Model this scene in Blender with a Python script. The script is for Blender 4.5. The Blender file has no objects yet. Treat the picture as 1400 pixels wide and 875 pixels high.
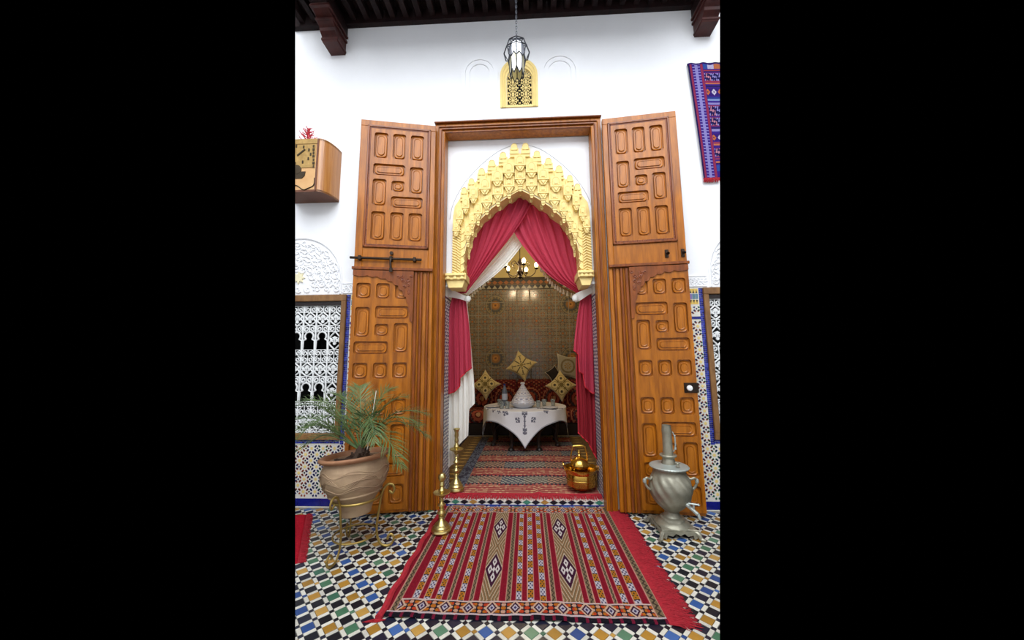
import bpy, bmesh, math, random
import numpy as np
from mathutils import Vector, Matrix

random.seed(7); np.random.seed(7)
PI = math.pi
S = bpy.context.scene
COL = S.collection

# ------------------------------------------------------------------ camera
CAM = Vector((0, -3.0, 1.2231))
YAW, TILT, ROLL, FPX = .0438235, .125274, -.009968, 459.98
def cam_axes():
    f0 = Vector((-math.sin(YAW), math.cos(YAW), 0)); r0 = Vector((math.cos(YAW), math.sin(YAW), 0)); u0 = Vector((0, 0, 1))
    f = f0 * math.cos(TILT) + u0 * math.sin(TILT); u = u0 * math.cos(TILT) - f0 * math.sin(TILT)
    return r0 * math.cos(ROLL) + u * math.sin(ROLL), u * math.cos(ROLL) - r0 * math.sin(ROLL), f
RX, UX, FX = cam_axes()
cd = bpy.data.cameras.new('camera'); cam = bpy.data.objects.new('camera', cd); COL.objects.link(cam)
cd.sensor_fit = 'HORIZONTAL'; cd.sensor_width = 36; cd.lens = FPX * 36 / 1400; cd.clip_start = .02
m = Matrix((RX, UX, -FX)).transposed().to_4x4(); m.translation = CAM; cam.matrix_world = m
S.camera = cam

# ------------------------------------------------------------------ light
w = bpy.data.worlds.new('world'); S.world = w; w.use_nodes = True
w.node_tree.nodes['Background'].inputs[0].default_value = (0, 0, 0, 1)
def area(name, loc, aim, sx, sy, power, col=(1, 1, 1)):
    l = bpy.data.lights.new(name, 'AREA'); l.shape = 'RECTANGLE'; l.size = sx; l.size_y = sy; l.energy = power; l.color = col
    o = bpy.data.objects.new(name, l); COL.objects.link(o); o.location = loc
    o.rotation_euler = (Vector(aim) - Vector(loc)).to_track_quat('-Z', 'Y').to_euler()
    return o
# daylight coming down through the open top of the courtyard
area('courtyard_skylight', (0, -3.9, 6.6), (0, -1.4, 2.9), 5.5, 4.5, 590, (.93, .965, 1))
vs = S.view_settings
vs.view_transform = 'Standard'; vs.look = 'None'; vs.gamma = 1; vs.exposure = 0; vs.use_curve_mapping = False

# ------------------------------------------------------------------ helpers
def at(px, py, Y):
    d = RX * ((px - 700) / FPX) + UX * ((437.5 - py) / FPX) + FX
    return CAM + d * ((Y - CAM.y) / d.y)
def tag(o, label=None, cat=None, group=None, kind=None):
    if label: o['label'] = label
    if cat: o['category'] = cat
    if group: o['group'] = group
    if kind: o['kind'] = kind
    return o
def empty(name, loc=(0, 0, 0), rz=0, parent=None):
    o = bpy.data.objects.new(name, None); COL.objects.link(o); o.location = loc; o.rotation_euler = (0, 0, rz)
    o.empty_display_size = .05
    if parent: o.parent = parent
    return o
def link(name, me, parent=None, loc=None):
    o = bpy.data.objects.new(name, me); COL.objects.link(o)
    if parent: o.parent = parent
    if loc is not None: o.location = loc
    return o
def lin(c):
    return tuple(((x / 12.92) if x <= .04045 else ((x + .055) / 1.055) ** 2.4) for x in (v / 255 for v in c))

# ------------------------------------------------------------------ materials
MATS = {}
def mat(name, col, rough=.6, metal=0, var=.12, scale=8, bump=0, bscale=40, col2=None, stretch=(1, 1, 1), coat=0, spec=.5, trans=0, attr=False, sub=0, wave=None):
    M = bpy.data.materials.new(name); M.use_nodes = True; nt = M.node_tree; N = nt.nodes; L = nt.links
    b = N['Principled BSDF']; b.inputs['Roughness'].default_value = rough; b.inputs['Metallic'].default_value = metal
    b.inputs['Specular IOR Level'].default_value = spec; b.inputs['Coat Weight'].default_value = coat; b.inputs['Coat Roughness'].default_value = .12
    b.inputs['Transmission Weight'].default_value = trans
    tc = N.new('ShaderNodeTexCoord'); mp = N.new('ShaderNodeMapping'); mp.inputs['Scale'].default_value = stretch
    L.new(tc.outputs['Object'], mp.inputs['Vector'])
    nz = N.new('ShaderNodeTexNoise'); nz.inputs['Scale'].default_value = scale; nz.inputs['Detail'].default_value = 5; nz.inputs['Roughness'].default_value = .6
    L.new(mp.outputs[0], nz.inputs['Vector'])
    mx = N.new('ShaderNodeMix'); mx.data_type = 'RGBA'
    A = mx.inputs[6]; B = mx.inputs[7]; F = mx.inputs[0]
    rp = N.new('ShaderNodeMapRange'); rp.inputs[1].default_value = .3; rp.inputs[2].default_value = .7
    L.new(nz.outputs[0], rp.inputs[0]); L.new(rp.outputs[0], F)
    if attr:
        a = N.new('ShaderNodeVertexColor'); a.layer_name = 'Col'
        mm = N.new('ShaderNodeMix'); mm.data_type = 'RGBA'; mm.blend_type = 'MULTIPLY'; mm.inputs[0].default_value = 1
        A.default_value = (1 - var,) * 3 + (1,); B.default_value = (1 + var * .4,) * 3 + (1,)
        L.new(a.outputs[0], mm.inputs[6]); L.new(mx.outputs[2], mm.inputs[7]); L.new(mm.outputs[2], b.inputs['Base Color'])
    else:
        c = lin(col); c2 = lin(col2) if col2 else tuple(x * (1 - var) for x in c)
        A.default_value = c2 + (1,); B.default_value = c + (1,)
        L.new(mx.outputs[2], b.inputs['Base Color'])
    if bump:
        n2 = N.new('ShaderNodeTexNoise'); n2.inputs['Scale'].default_value = bscale; n2.inputs['Detail'].default_value = 4
        L.new(mp.outputs[0], n2.inputs['Vector'])
        bp = N.new('ShaderNodeBump'); bp.inputs['Strength'].default_value = bump; bp.inputs['Distance'].default_value = .01
        L.new(n2.outputs[0], bp.inputs['Height']); L.new(bp.outputs[0], b.inputs['Normal'])
    if sub:
        b.inputs['Subsurface Weight'].default_value = sub
    MATS[name] = M
    return M
def emit(name, col, st):
    M = bpy.data.materials.new(name); M.use_nodes = True
    b = M.node_tree.nodes['Principled BSDF']; b.inputs['Emission Color'].default_value = lin(col) + (1,); b.inputs['Emission Strength'].default_value = st
    MATS[name] = M; return M
def cloth(name, col, tl=.3, rough=.8, var=.1, attr=False):
    M = mat(name, col, rough, var=var, scale=60, bump=.15, bscale=400, attr=attr)
    nt = M.node_tree; N = nt.nodes; L = nt.links; b = N['Principled BSDF']; out = N['Material Output']
    tr = N.new('ShaderNodeBsdfTranslucent'); ms = N.new('ShaderNodeMixShader'); ms.inputs[0].default_value = tl
    src = b.inputs['Base Color'].links[0].from_socket
    L.new(src, tr.inputs[0]); L.new(b.outputs[0], ms.inputs[1]); L.new(tr.outputs[0], ms.inputs[2]); L.new(ms.outputs[0], out.inputs[0])
    return M
mat('plaster', (243, 244, 247), .75, var=.03, scale=3, bump=.08, bscale=25)
mat('gold_plaster', (247, 221, 145), .6, var=.1, scale=12, bump=.1, bscale=60)
mat('cream_wall', (196, 180, 124), .7, var=.06, scale=3, bump=.06)
mat('wood', (184, 109, 18), .38, col2=(130, 70, 6), scale=5, stretch=(6, 6, .7), bump=.08, bscale=12, coat=.16, spec=.35)
mat('wood_trim', (146, 76, 20), .36, col2=(98, 46, 10), scale=6, stretch=(6, 6, .8), bump=.08, bscale=14, coat=.2, spec=.35)
mat('wood_red', (150, 78, 40), .45, col2=(104, 46, 20), scale=14, bump=.2, bscale=60)
mat('wood_window', (150, 108, 62), .5, col2=(112, 76, 40), scale=8, stretch=(3, 3, 1), bump=.1)
mat('beam_wood', (34, 13, 13), .6, col2=(17, 6, 8), scale=7, stretch=(4, 1, 4), bump=.15, bscale=20, spec=.25)
mat('corbel_wood', (74, 28, 22), .5, col2=(44, 14, 13), scale=9, bump=.15, bscale=20, spec=.35)
mat('dark_wood', (34, 22, 20), .4, var=.3, scale=8)
mat('shade_black', (9, 8, 8), .9, var=.1)  # near-black colour that paints in shade behind the wall openings
mat('iron', (60, 48, 40), .45, metal=.8, var=.3, scale=20, bump=.15)
mat('white_iron', (238, 240, 240), .4, var=.05)
mat('gold_iron', (168, 142, 78), .38, metal=.75, var=.25, scale=14, bump=.1)
mat('brass', (216, 172, 82), .2, metal=1, var=.15, scale=10, bump=.06, bscale=30)
mat('old_brass', (214, 196, 132), .34, metal=1, var=.2, scale=16, bump=.06, bscale=40)
mat('pewter', (168, 164, 146), .4, metal=.45, col2=(120, 117, 102), scale=9, bump=.12, bscale=40)
mat('pewter_light', (176, 184, 178), .4, metal=.4, var=.15, scale=12, bump=.1)
mat('terracotta', (176, 150, 118), .75, col2=(146, 118, 92), scale=7, bump=.15, bscale=50)
mat('terracotta_rim', (170, 124, 90), .6, col2=(140, 94, 64), scale=9, bump=.12)
mat('soil', (72, 52, 42), .95, col2=(44, 32, 26), scale=30, bump=.6, bscale=60)
mat('palm_trunk', (70, 50, 36), .9, var=.4, scale=30, bump=.6, bscale=50)
M = mat('palm_leaf', (104, 126, 74), .5, col2=(64, 88, 52), scale=6, spec=.4)
mat('cane', (214, 206, 188), .6)
mat('tile', (255, 255, 255), .3, attr=True, var=.12, scale=14, bump=.05, bscale=18, spec=.5)
mat('wall_tile', (255, 255, 255), .28, attr=True, var=.08, scale=20)
mat('grout', (150, 146, 136), .85, var=.2, scale=20)
mat('blue_tile', (28, 34, 128), .2, var=.25, scale=30)
mat('woven', (255, 255, 255), .95, attr=True, var=.22, scale=160, bump=.5, bscale=260, spec=.15)
cloth('red_cloth', (196, 58, 84), .28)
cloth('deep_red_cloth', (150, 22, 38), .15)
cloth('white_cloth', (250, 250, 246), .35, var=.03)
mat('red_braid', (196, 30, 44), .85, var=.3, scale=90)
mat('red_yarn', (168, 22, 40), .9, var=.35, scale=60)
mat('embroidered', (255, 255, 255), .85, attr=True, var=.05, scale=80, spec=.2)
mat('cushion_cloth', (255, 255, 255), .85, attr=True, var=.1, scale=60, spec=.2)
mat('ceramic', (255, 255, 255), .25, attr=True, var=.04, scale=20)
mat('bottle_plastic', (150, 166, 190), .15, var=.1, trans=.6)
mat('bottle_label', (205, 215, 235), .5)
mat('clear_glass', (220, 228, 228), .08, var=.02, trans=.85)
mat('milk_glass', (214, 218, 236), .2, col2=(190, 196, 206), scale=12, trans=.35)
mat('amber_glass', (214, 204, 150), .25, col2=(180, 176, 140), scale=14, trans=.3)
mat('lantern_lead', (46, 48, 56), .45, metal=.6)
mat('box_veneer', (190, 132, 70), .3, col2=(160, 100, 46), scale=6, stretch=(14, 14, .3), coat=.3)
mat('box_under', (112, 66, 42), .5, var=.2)
mat('dial_metal', (196, 160, 96), .4, col2=(150, 118, 66), metal=.4, scale=18, bump=.1)
mat('dial_dark', (70, 56, 36), .5, metal=.4, var=.3, scale=30)
mat('copper_panel', (206, 158, 104), .4, col2=(222, 178, 126), metal=.3, scale=6)
mat('red_coral', (206, 52, 66), .6, var=.3, scale=30)
emit('bulb_glow', (255, 214, 140), 14)

# ------------------------------------------------------------------ mesh builder
class MB:
    def __init__(s): s.v = []; s.f = []; s.c = []; s.m = []; s.col = (1, 1, 1); s.mi = 0
    def add(s, vs, fs):
        n = len(s.v); s.v.extend(tuple(p) for p in vs)
        for f in fs: s.f.append(tuple(i + n for i in f)); s.c.append(s.col); s.m.append(s.mi)
    def box(s, x0, x1, y0, y1, z0, z1):
        s.add([(x, y, z) for z in (z0, z1) for y in (y0, y1) for x in (x0, x1)],
              [(0, 2, 3, 1), (4, 5, 7, 6), (0, 1, 5, 4), (2, 6, 7, 3), (0, 4, 6, 2), (1, 3, 7, 5)])
    def obox(s, c, ax, ay, az):
        c = Vector(c); ax = Vector(ax); ay = Vector(ay); az = Vector(az)
        s.add([c + ax * i + ay * j + az * k for k in (-1, 1) for j in (-1, 1) for i in (-1, 1)],
              [(0, 2, 3, 1), (4, 5, 7, 6), (0, 1, 5, 4), (2, 6, 7, 3), (0, 4, 6, 2), (1, 3, 7, 5)])
    def prism(s, pts, a, b, plane='xz', inset=0, idepth=0):
        """polygon pts (convex or star-shaped) run from a to b along the plane's normal; front is b, with chamfer"""
        def P(p, t): return (p[0], t, p[1]) if plane == 'xz' else ((p[0], p[1], t) if plane == 'xy' else (t, p[0], p[1]))
        n = len(pts); cx = sum(p[0] for p in pts) / n; cy = sum(p[1] for p in pts) / n
        rings = [[P(p, a) for p in pts]]
        if inset:
            rings.append([P(p, b - idepth) for p in pts])
            def sh(p):
                d = math.hypot(p[0] - cx, p[1] - cy) or 1; k = max(0, 1 - inset / d); return (cx + (p[0] - cx) * k, cy + (p[1] - cy) * k)
            rings.append([P(sh(p), b) for p in pts])
        else: rings.append([P(p, b) for p in pts])
        vs = [q for r in rings for q in r]; fs = []
        for r in range(len(rings) - 1):
            for i in range(n): j = (i + 1) % n; fs.append((r * n + i, r * n + j, r * n + n + j, r * n + n + i))
        fs.append(tuple(range(n - 1, -1, -1))); k = (len(rings) - 1) * n; fs.append(tuple(range(k, k + n)))
        s.add(vs, fs)
    def tube(s, path, r, n=6, closed=False, up=(0, 0, 1), flat=1, caps=True):
        P = [Vector(p) for p in path]; N = len(P); rr = r if hasattr(r, '__len__') else [r] * N
        vs = []; fs = []; pu = None
        for i in range(N):
            t = (P[(i + 1) % N] - P[i - 1]) if closed else (P[min(i + 1, N - 1)] - P[max(i - 1, 0)])
            t = t.normalized() if t.length > 1e-9 else Vector((0, 0, 1))
            if pu is None:
                a = Vector(up); a = a - t * a.dot(t)
                if a.length < .05: a = Vector((1, 0, 0)) - t * t.x
                if a.length < .05: a = Vector((0, 1, 0)) - t * t.y
            else: a = pu - t * pu.dot(t)
            a.normalize(); pu = a; b = t.cross(a)
            for k in range(n):
                an = 2 * PI * k / n + PI / n; vs.append(P[i] + a * (rr[i] * math.cos(an)) + b * (rr[i] * flat * math.sin(an)))
        for i in range(N if closed else N - 1):
            j = (i + 1) % N
            for k in range(n): l = (k + 1) % n; fs.append((i * n + k, i * n + l, j * n + l, j * n + k))
        if caps and not closed: fs.append(tuple(range(n - 1, -1, -1))); fs.append(tuple(range((N - 1) * n, N * n)))
        s.add(vs, fs)
    def lathe(s, prof, n=24, c=(0, 0, 0), fr=None, cap=True):
        vs = []; fs = []
        for i, (r, z) in enumerate(prof):
            for k in range(n):
                a = 2 * PI * k / n; q = r * (fr(a, z, i) if fr else 1); vs.append((c[0] + q * math.cos(a), c[1] + q * math.sin(a), c[2] + z))
        for i in range(len(prof) - 1):
            for k in range(n): l = (k + 1) % n; fs.append((i * n + k, i * n + l, i * n + n + l, i * n + n + k))
        if cap:
            if prof[0][0] > 1e-4: fs.append(tuple(range(n - 1, -1, -1)))
            if prof[-1][0] > 1e-4: fs.append(tuple(range((len(prof) - 1) * n, len(prof) * n)))
        s.add(vs, fs)
    def grid(s, f, nu, nv, colf=None):
        n = len(s.v)
        for j in range(nv + 1):
            for i in range(nu + 1): s.v.append(tuple(f(i / nu, j / nv)))
        for j in range(nv):
            for i in range(nu):
                a = n + j * (nu + 1) + i; s.f.append((a, a + 1, a + nu + 2, a + nu + 1)); s.m.append(s.mi)
                s.c.append(colf((i + .5) / nu, (j + .5) / nv) if colf else s.col)
    def mesh(s, name, mats, smooth=False, bevel=0, ang=35):
        me = bpy.data.meshes.new(name); me.from_pydata(s.v, [], s.f)
        if isinstance(mats, str): mats = [mats]
        for q in mats: me.materials.append(MATS[q])
        me.polygons.foreach_set('material_index', s.m)
        if any(c != (1, 1, 1) for c in s.c):
            at_ = me.color_attributes.new('Col', 'FLOAT_COLOR', 'CORNER')
            tot = np.array([len(f) for f in s.f]); cc = np.array(s.c, dtype=np.float32)
            cc = np.concatenate([cc, np.ones((len(cc), 1), np.float32)], 1); at_.data.foreach_set('color', np.repeat(cc, tot, 0).ravel())
        if bevel:
            bm = bmesh.new(); bm.from_mesh(me)
            es = [e for e in bm.edges if len(e.link_faces) == 2 and e.calc_face_angle(0) > .6]
            bmesh.ops.bevel(bm, geom=es, offset=bevel, segments=1, affect='EDGES', clamp_overlap=True); bm.to_mesh(me); bm.free()
        if smooth:
            me.polygons.foreach_set('use_smooth', [True] * len(me.polygons)); me.set_sharp_from_angle(angle=math.radians(ang))
        me.update(); return me
    def build(s, name, mats, parent=None, smooth=False, bevel=0, loc=None, ang=35):
        return link(name, s.mesh(name, mats, smooth, bevel, ang), parent, loc)
def plate(name, outer, holes, ya, yb, material, parent=None, loc=None):
    """flat plate in XZ with holes cut through it, from back ya to front yb"""
    bm = bmesh.new(); es = []
    for lp in [outer] + holes:
        vs = [bm.verts.new((p[0], ya, p[1])) for p in lp]
        for i in range(len(vs)): es.append(bm.edges.new((vs[i], vs[(i + 1) % len(vs)])))
    bmesh.ops.triangle_fill(bm, use_beauty=True, edges=es, normal=(0, -1, 0))
    r = bmesh.ops.extrude_face_region(bm, geom=bm.faces[:])
    for v in r['geom']:
        if isinstance(v, bmesh.types.BMVert): v.co.y = yb
    bmesh.ops.recalc_face_normals(bm, faces=bm.faces)
    me = bpy.data.meshes.new(name); bm.to_mesh(me); bm.free(); me.materials.append(MATS[material])
    return link(name, me, parent, loc)
def rrect(x0, x1, z0, z1, r, n=4):
    r = min(r, (x1 - x0) / 2, (z1 - z0) / 2); out = []
    for cx, cz, a0 in ((x1 - r, z1 - r, 0), (x0 + r, z1 - r, 90), (x0 + r, z0 + r, 180), (x1 - r, z0 + r, 270)):
        for k in range(n + 1): a = math.radians(a0 + 90 * k / n); out.append((cx + r * math.cos(a), cz + r * math.sin(a)))
    return out
def spline(pts, n=8):
    P = [Vector(p) for p in pts]; P = [P[0] * 2 - P[1]] + P + [P[-1] * 2 - P[-2]]; out = []
    for i in range(1, len(P) - 2):
        for k in range(n):
            t = k / n; a, b, c, d = P[i - 1], P[i], P[i + 1], P[i + 2]
            out.append(.5 * ((2 * b) + (c - a) * t + (2 * a - 5 * b + 4 * c - d) * t * t + (3 * b - a - 3 * c + d) * t ** 3))
    out.append(P[-2]); return out
def arch_pts(x0, x1, z0, zs, n=14, k=1.0):
    """open outline of a round arch: up the left side, over, down the right side"""
    c = (x0 + x1) / 2; r = (x1 - x0) / 2
    return [(x0, z0)] + [(c - r * math.cos(PI * i / n), zs + k * r * math.sin(PI * i / n)) for i in range(n + 1)] + [(x1, z0)]
def npgrid(name, X, Y, Z, colors, material, parent=None, loc=None, smooth=True):
    """grid mesh from vertex arrays (nv+1, nu+1) with one colour per face (nv, nu, 3), linear rgb"""
    nv, nu = X.shape[0] - 1, X.shape[1] - 1
    co = np.stack([X, Y, Z], -1).reshape(-1, 3).astype(np.float32)
    idx = np.arange((nv + 1) * (nu + 1)).reshape(nv + 1, nu + 1)
    q = np.stack([idx[:-1, :-1], idx[:-1, 1:], idx[1:, 1:], idx[1:, :-1]], -1).reshape(-1, 4).astype(np.int32)
    me = bpy.data.meshes.new(name); me.vertices.add(len(co)); me.vertices.foreach_set('co', co.ravel())
    me.loops.add(q.size); me.loops.foreach_set('vertex_index', q.ravel()); me.polygons.add(len(q))
    me.polygons.foreach_set('loop_start', np.arange(0, q.size, 4, dtype=np.int32))
    me.polygons.foreach_set('use_smooth', [smooth] * len(q)); me.update(calc_edges=True)
    a = me.color_attributes.new('Col', 'FLOAT_COLOR', 'CORNER')
    c = np.concatenate([colors.reshape(-1, 3), np.ones((len(q), 1))], 1).astype(np.float32)
    a.data.foreach_set('color', np.repeat(c, 4, 0).ravel()); me.materials.append(MATS[material]); me.validate()
    return link(name, me, parent, loc)

# ------------------------------------------------------------------ where the built stretch of the courtyard ends, left and right
def side_plane(px):
    a = at(px, 0, 0) - CAM; b = at(px, 875, 0) - CAM; n = a.cross(b).normalized()
    return n if n.x > 0 else -n
NL, NR = side_plane(403.7), -side_plane(984.2)
def inside(p, tol=0): q = Vector(p) - CAM; return q.dot(NL) > -tol and q.dot(NR) > -tol

# ================================================================== STRUCTURE
def struct(o, label=None): o['kind'] = 'structure'; return tag(o, label, None)
FZ = .05                                             # floor of the inner room
# courtyard wall, white plaster, with the doorway, two windows and a small pierced opening
door_notch = [(-2.6, 0), (-2.6, 4.75), (2.4, 4.75), (2.4, 0), (.69, 0), (.69, 3.47), (-.81, 3.47), (-.81, 0)]
hole_l = [(-2.45, .62), (-1.70, .62), (-1.70, 1.80), (-2.45, 1.80)]
hole_r = [(1.60, .62), (2.3, .62), (2.3, 1.80), (1.60, 1.80)]
hole_t = arch_pts(-.16, .096, 3.70, 3.99)
struct(plate('wall_back', door_notch, [hole_l, hole_r, hole_t], .33, 0, 'plaster'), 'white plaster courtyard wall around the tall doorway')
# unseen courtyard behind the viewer, added for bounce light: opposite wall, side walls, paving
b = MB(); b.box(-3.4, 3.2, -6.7, -6.5, 0, 6.5); struct(b.build('wall_front_bounce', 'plaster'))
b = MB(); b.box(-3.6, -3.4, -6.5, -1.6, 0, 6.5); struct(b.build('wall_left_bounce', 'plaster'))
b = MB(); b.box(3.2, 3.4, -6.5, -1.6, 0, 6.5); struct(b.build('wall_right_bounce', 'plaster'))
b = MB(); b.box(-3.4, 3.2, -6.5, -1.6, -.05, 0); struct(b.build('floor_courtyard_bounce', 'grout'))

# --- dado of star tiling
def dado(name, outer, holes, zone, label):
    root = struct(plate(name, outer, holes, 0, -.006, 'plaster'), label); root.data.materials[0] = MATS['grout_white']
    b = MB(); x0, x1 = zone; p = .103
    navy, rust, green, yel, blk = lin((24, 26, 96)), lin((150, 72, 52)), lin((40, 96, 72)), lin((232, 206, 130)), lin((20, 20, 34))
    def ok(x, z, r):
        if not (x0 + r < x < x1 - r and .085 + r < z < 1.70 - r): return False
        if 1.575 - r < z < 1.615 + r: return False
        for h in holes:
            hx = [q[0] for q in h]; hz = [q[1] for q in h]
            if min(hx) - .075 - r < x < max(hx) + .075 + r and min(hz) - .095 - r < z < max(hz) + .06 + r: return False
        return inside((x, 0, z), .05)
    y = -.0062
    for j in range(0, 36):
        for i in range(-60, 60):
            cx = i * p + (p / 2 if j % 2 else 0); cz = .13 + j * p / 2
            if not (x0 - .1 < cx < x1 + .1): continue
            k = (i * 7 + j * 3) % 6; pc = [navy, rust, navy, green, navy, rust][k]
            for a in range(8):
                an = PI / 8 + a * PI / 4; d = (math.cos(an), math.sin(an)); n = (-d[1], d[0])
                px, pz = cx + d[0] * .0345, cz + d[1] * .0345
                if not ok(px, pz, .009): continue
                b.col = pc
                q = [(px - d[0] * .0105, pz - d[1] * .0105), (px + n[0] * .009, pz + n[1] * .009), (px + d[0] * .0125, pz + d[1] * .0125), (px - n[0] * .009, pz - n[1] * .009)]
                b.prism(q, y, y - .0015)
            if ok(cx, cz, .018):
                b.col = yel
                b.prism([(cx + (.016 if t % 2 == 0 else .010) * math.cos(PI * t / 8), cz + (.016 if t % 2 == 0 else .010) * math.sin(PI * t / 8)) for t in range(16)], y, y - .0012)
            sx, sz = cx + p / 2, cz
            if ok(sx, sz, .012):
                b.col = blk if k % 2 else navy
                b.prism([(sx + .009, sz), (sx, sz + .009), (sx - .009, sz), (sx, sz - .009)], y, y - .0015)
    # frieze under the plaster: merlons and a violet band
    yel2, vio, grn = lin((226, 190, 92)), lin((128, 112, 176)), lin((96, 132, 150))
    n = int((x1 - x0) / .026)
    for i in range(n):
        cx = x0 + (i + .5) * .026
        if not inside((cx, 0, 1.8), .03): continue
        if any(min(q[0] for q in h) - .09 < cx < max(q[0] for q in h) + .09 for h in holes): continue
        for z0, z1, up in ((1.815, 1.855, 1), (1.715, 1.755, -1)):
            b.col = yel2; b.box(cx - .0125, cx + .0125, y - .001, y, z0, z1)
            b.col = blk; zz = z0 if up > 0 else z1
            b.prism([(cx - .008, zz), (cx + .008, zz), (cx, zz + up * .03)], y, y - .002)
        b.col = vio if (i // 2) % 2 else grn; b.box(cx - .012, cx + .012, y - .0015, y, 1.762, 1.808)
    o = b.build('star_tiles', 'wall_tile', root); o['kind'] = 'stuff'
    b = MB(); b.box(x0, x1, -.0085, -.006, 1.583, 1.607)
    hx = [q[0] for h in holes for q in h]
    b = MB()
    if max(hx) < 0: b.box(max(hx) + .08, x1, -.0085, -.006, 1.583, 1.607)
    else: b.box(x0, min(hx) - .075, -.0085, -.006, 1.583, 1.607)
    b.build('blue_line', 'blue_tile', root)
    # blue mosaic border round the window: single small tiles
    h = holes[0]; hx = [q[0] for q in h]; hz = [q[1] for q in h]; s = .0165
    bx0, bx1, bz0, bz1 = min(hx) - .045, max(hx) + .045, min(hz) - .055, max(hz) + .065
    b = MB(); cs = [lin((38, 50, 160)), lin((30, 38, 130)), lin((52, 70, 180)), lin((24, 28, 104))]
    def bt(x, z):
        if not inside((x, 0, z), .02): return
        b.col = random.choice(cs); b.box(x - s * .44, x + s * .44, -.0095, -.006, z - s * .44, z + s * .44)
    for k in range(2):
        z = bz0 - .3
        z = bz0 - (2) * s
        while z < bz1:
            bt(bx1 + (k + .5) * s, z); bt(bx0 - (k + .5) * s, z); z += s
        x = bx0
        while x < bx1: bt(x, bz0 - (k + .5) * s); x += s
    o = b.build('border_tiles', 'wall_tile', root); o['kind'] = 'stuff'
    return root
mat('grout_white', (226, 222, 212), .4, var=.06, scale=20)
dl = dado('wall_dado_left', [(-2.6, .075), (-.86, .075), (-.86, 1.865), (-2.6, 1.865)], [hole_l], (-2.45, -1.50), 'white star-tiled dado left of the doorway')
dr = dado('wall_dado_right', [(.74, .075), (2.4, .075), (2.4, 1.865), (.74, 1.865)], [hole_r], (1.36, 1.75), 'white star-tiled dado right of the doorway')
for nm, xa, xb in (('baseboard_left', -2.6, -.86), ('baseboard_right', .74, 2.4)):
    root = struct(empty(nm), 'navy blue tile skirting at the foot of the wall')
    x = xa
    while x < xb - .01:
        if inside((x + .1, 0, .03), .15) and (x < -1.35 or x > 1.2):
            b = MB(); b.box(x + .001, min(x + .199, xb), -.012, 0, .012, .075); b.build('tile', 'blue_tile', root, bevel=.0015)
        x += .2
    b = MB(); b.box(xa, xb, -.011, 0, 0, .012); b.build('white_line', 'grout_white', root)

# --- courtyard floor: zellige squares, oblongs and small squares set diagonally
root = struct(empty('floor'), 'courtyard floor of small glazed tiles set diagonally')
b = MB()
def clipx(y, z=0):
    # floor width that belongs to the built stretch at depth y
    out = []
    for n in (NL, NR): out.append(CAM.x - (n.y * (y - CAM.y) + n.z * (z - CAM.z)) / n.x)
    return out
ya, yb = -1.6, .07
(l0, r0), (l1, r1) = clipx(ya), clipx(yb)
b.add([(l0, ya, -.006), (r0, ya, -.006), (r1, yb, -.006), (l1, yb, -.006), (l0, ya, -.05), (r0, ya, -.05), (r1, yb, -.05), (l1, yb, -.05)],
      [(0, 1, 2, 3), (7, 6, 5, 4), (0, 4, 5, 1), (1, 5, 6, 2), (2, 6, 7, 3), (3, 7, 4, 0)])
b.build('bedding', 'grout', root)
P = .074; A = .0530; B = P - A; J = .0012
BLK = [(22, 24, 40), (27, 30, 48), (18, 20, 30)]; OCH = [(168, 124, 50), (152, 112, 44), (178, 138, 68)]
GRN = [(66, 108, 82), (84, 122, 96), (54, 98, 78)]; BLU = [(44, 82, 142), (58, 96, 156), (38, 68, 124)]; WHT = [(206, 203, 190), (194, 191, 180), (214, 211, 200)]
PAL = [BLK, OCH, GRN, BLU, WHT]
CX0, CY0 = .0, -1.30
tiles = []
for i in range(-60, 61):
    for j in range(-60, 61):
        for kind, (di, dj) in enumerate(((0, 0), (.5, 0), (0, .5), (.5, .5))):
            gi, gj = i + di, j + dj
            x = CX0 + (gi + gj) * P / math.sqrt(2); y = CY0 + (gj - gi) * P / math.sqrt(2)
            if not (-1.55 < y < .09) or not inside((x, y, 0), .03): continue
            if y > .03 and not (-.76 < x < .64): continue
            if y > -.02 and not (-.76 < x < .64) : continue
            if -.69 < x < .61 and -1.19 < y < .0: continue
            par = (i - j) % 2
            # colour runs along one diagonal on the left half and the other on the right
            idx = (j if x < .1 else -i)
            run = [GRN, OCH, BLU, OCH][(idx + 400) % 4]
            if kind == 0: pal = BLK if par else run
            elif kind in (1, 2): pal = WHT
            else: pal = run if (i + j) % 3 == 0 and par == 0 else BLK
            tiles.append((x, y, kind, PAL.index(pal)))
def tile_mesh(kind, ci, v):
    a = (A if kind in (0, 1) else B) / 2; bb = (A if kind in (0, 2) else B) / 2
    if kind == 1: a, bb = B / 2, A / 2
    if kind == 2: a, bb = A / 2, B / 2
    a -= J; bb -= J; u = .7071; t = MB(); t.col = lin(PAL[ci][v])
    c = [(-a, -bb), (a, -bb), (a, bb), (-a, bb)]
    t.prism([((p[0] + p[1]) * u, (p[1] - p[0]) * u) for p in c], -.006, 0, 'xy', inset=.0012, idepth=.0008)
    return t
cen = lambda t: (Vector((t[0], t[1], 0)) - CAM).length * (1 if t[2] == 0 else 1.15 if t[2] < 3 else 1.5)
tiles.sort(key=cen)
cache = {}; rest = MB()
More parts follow.
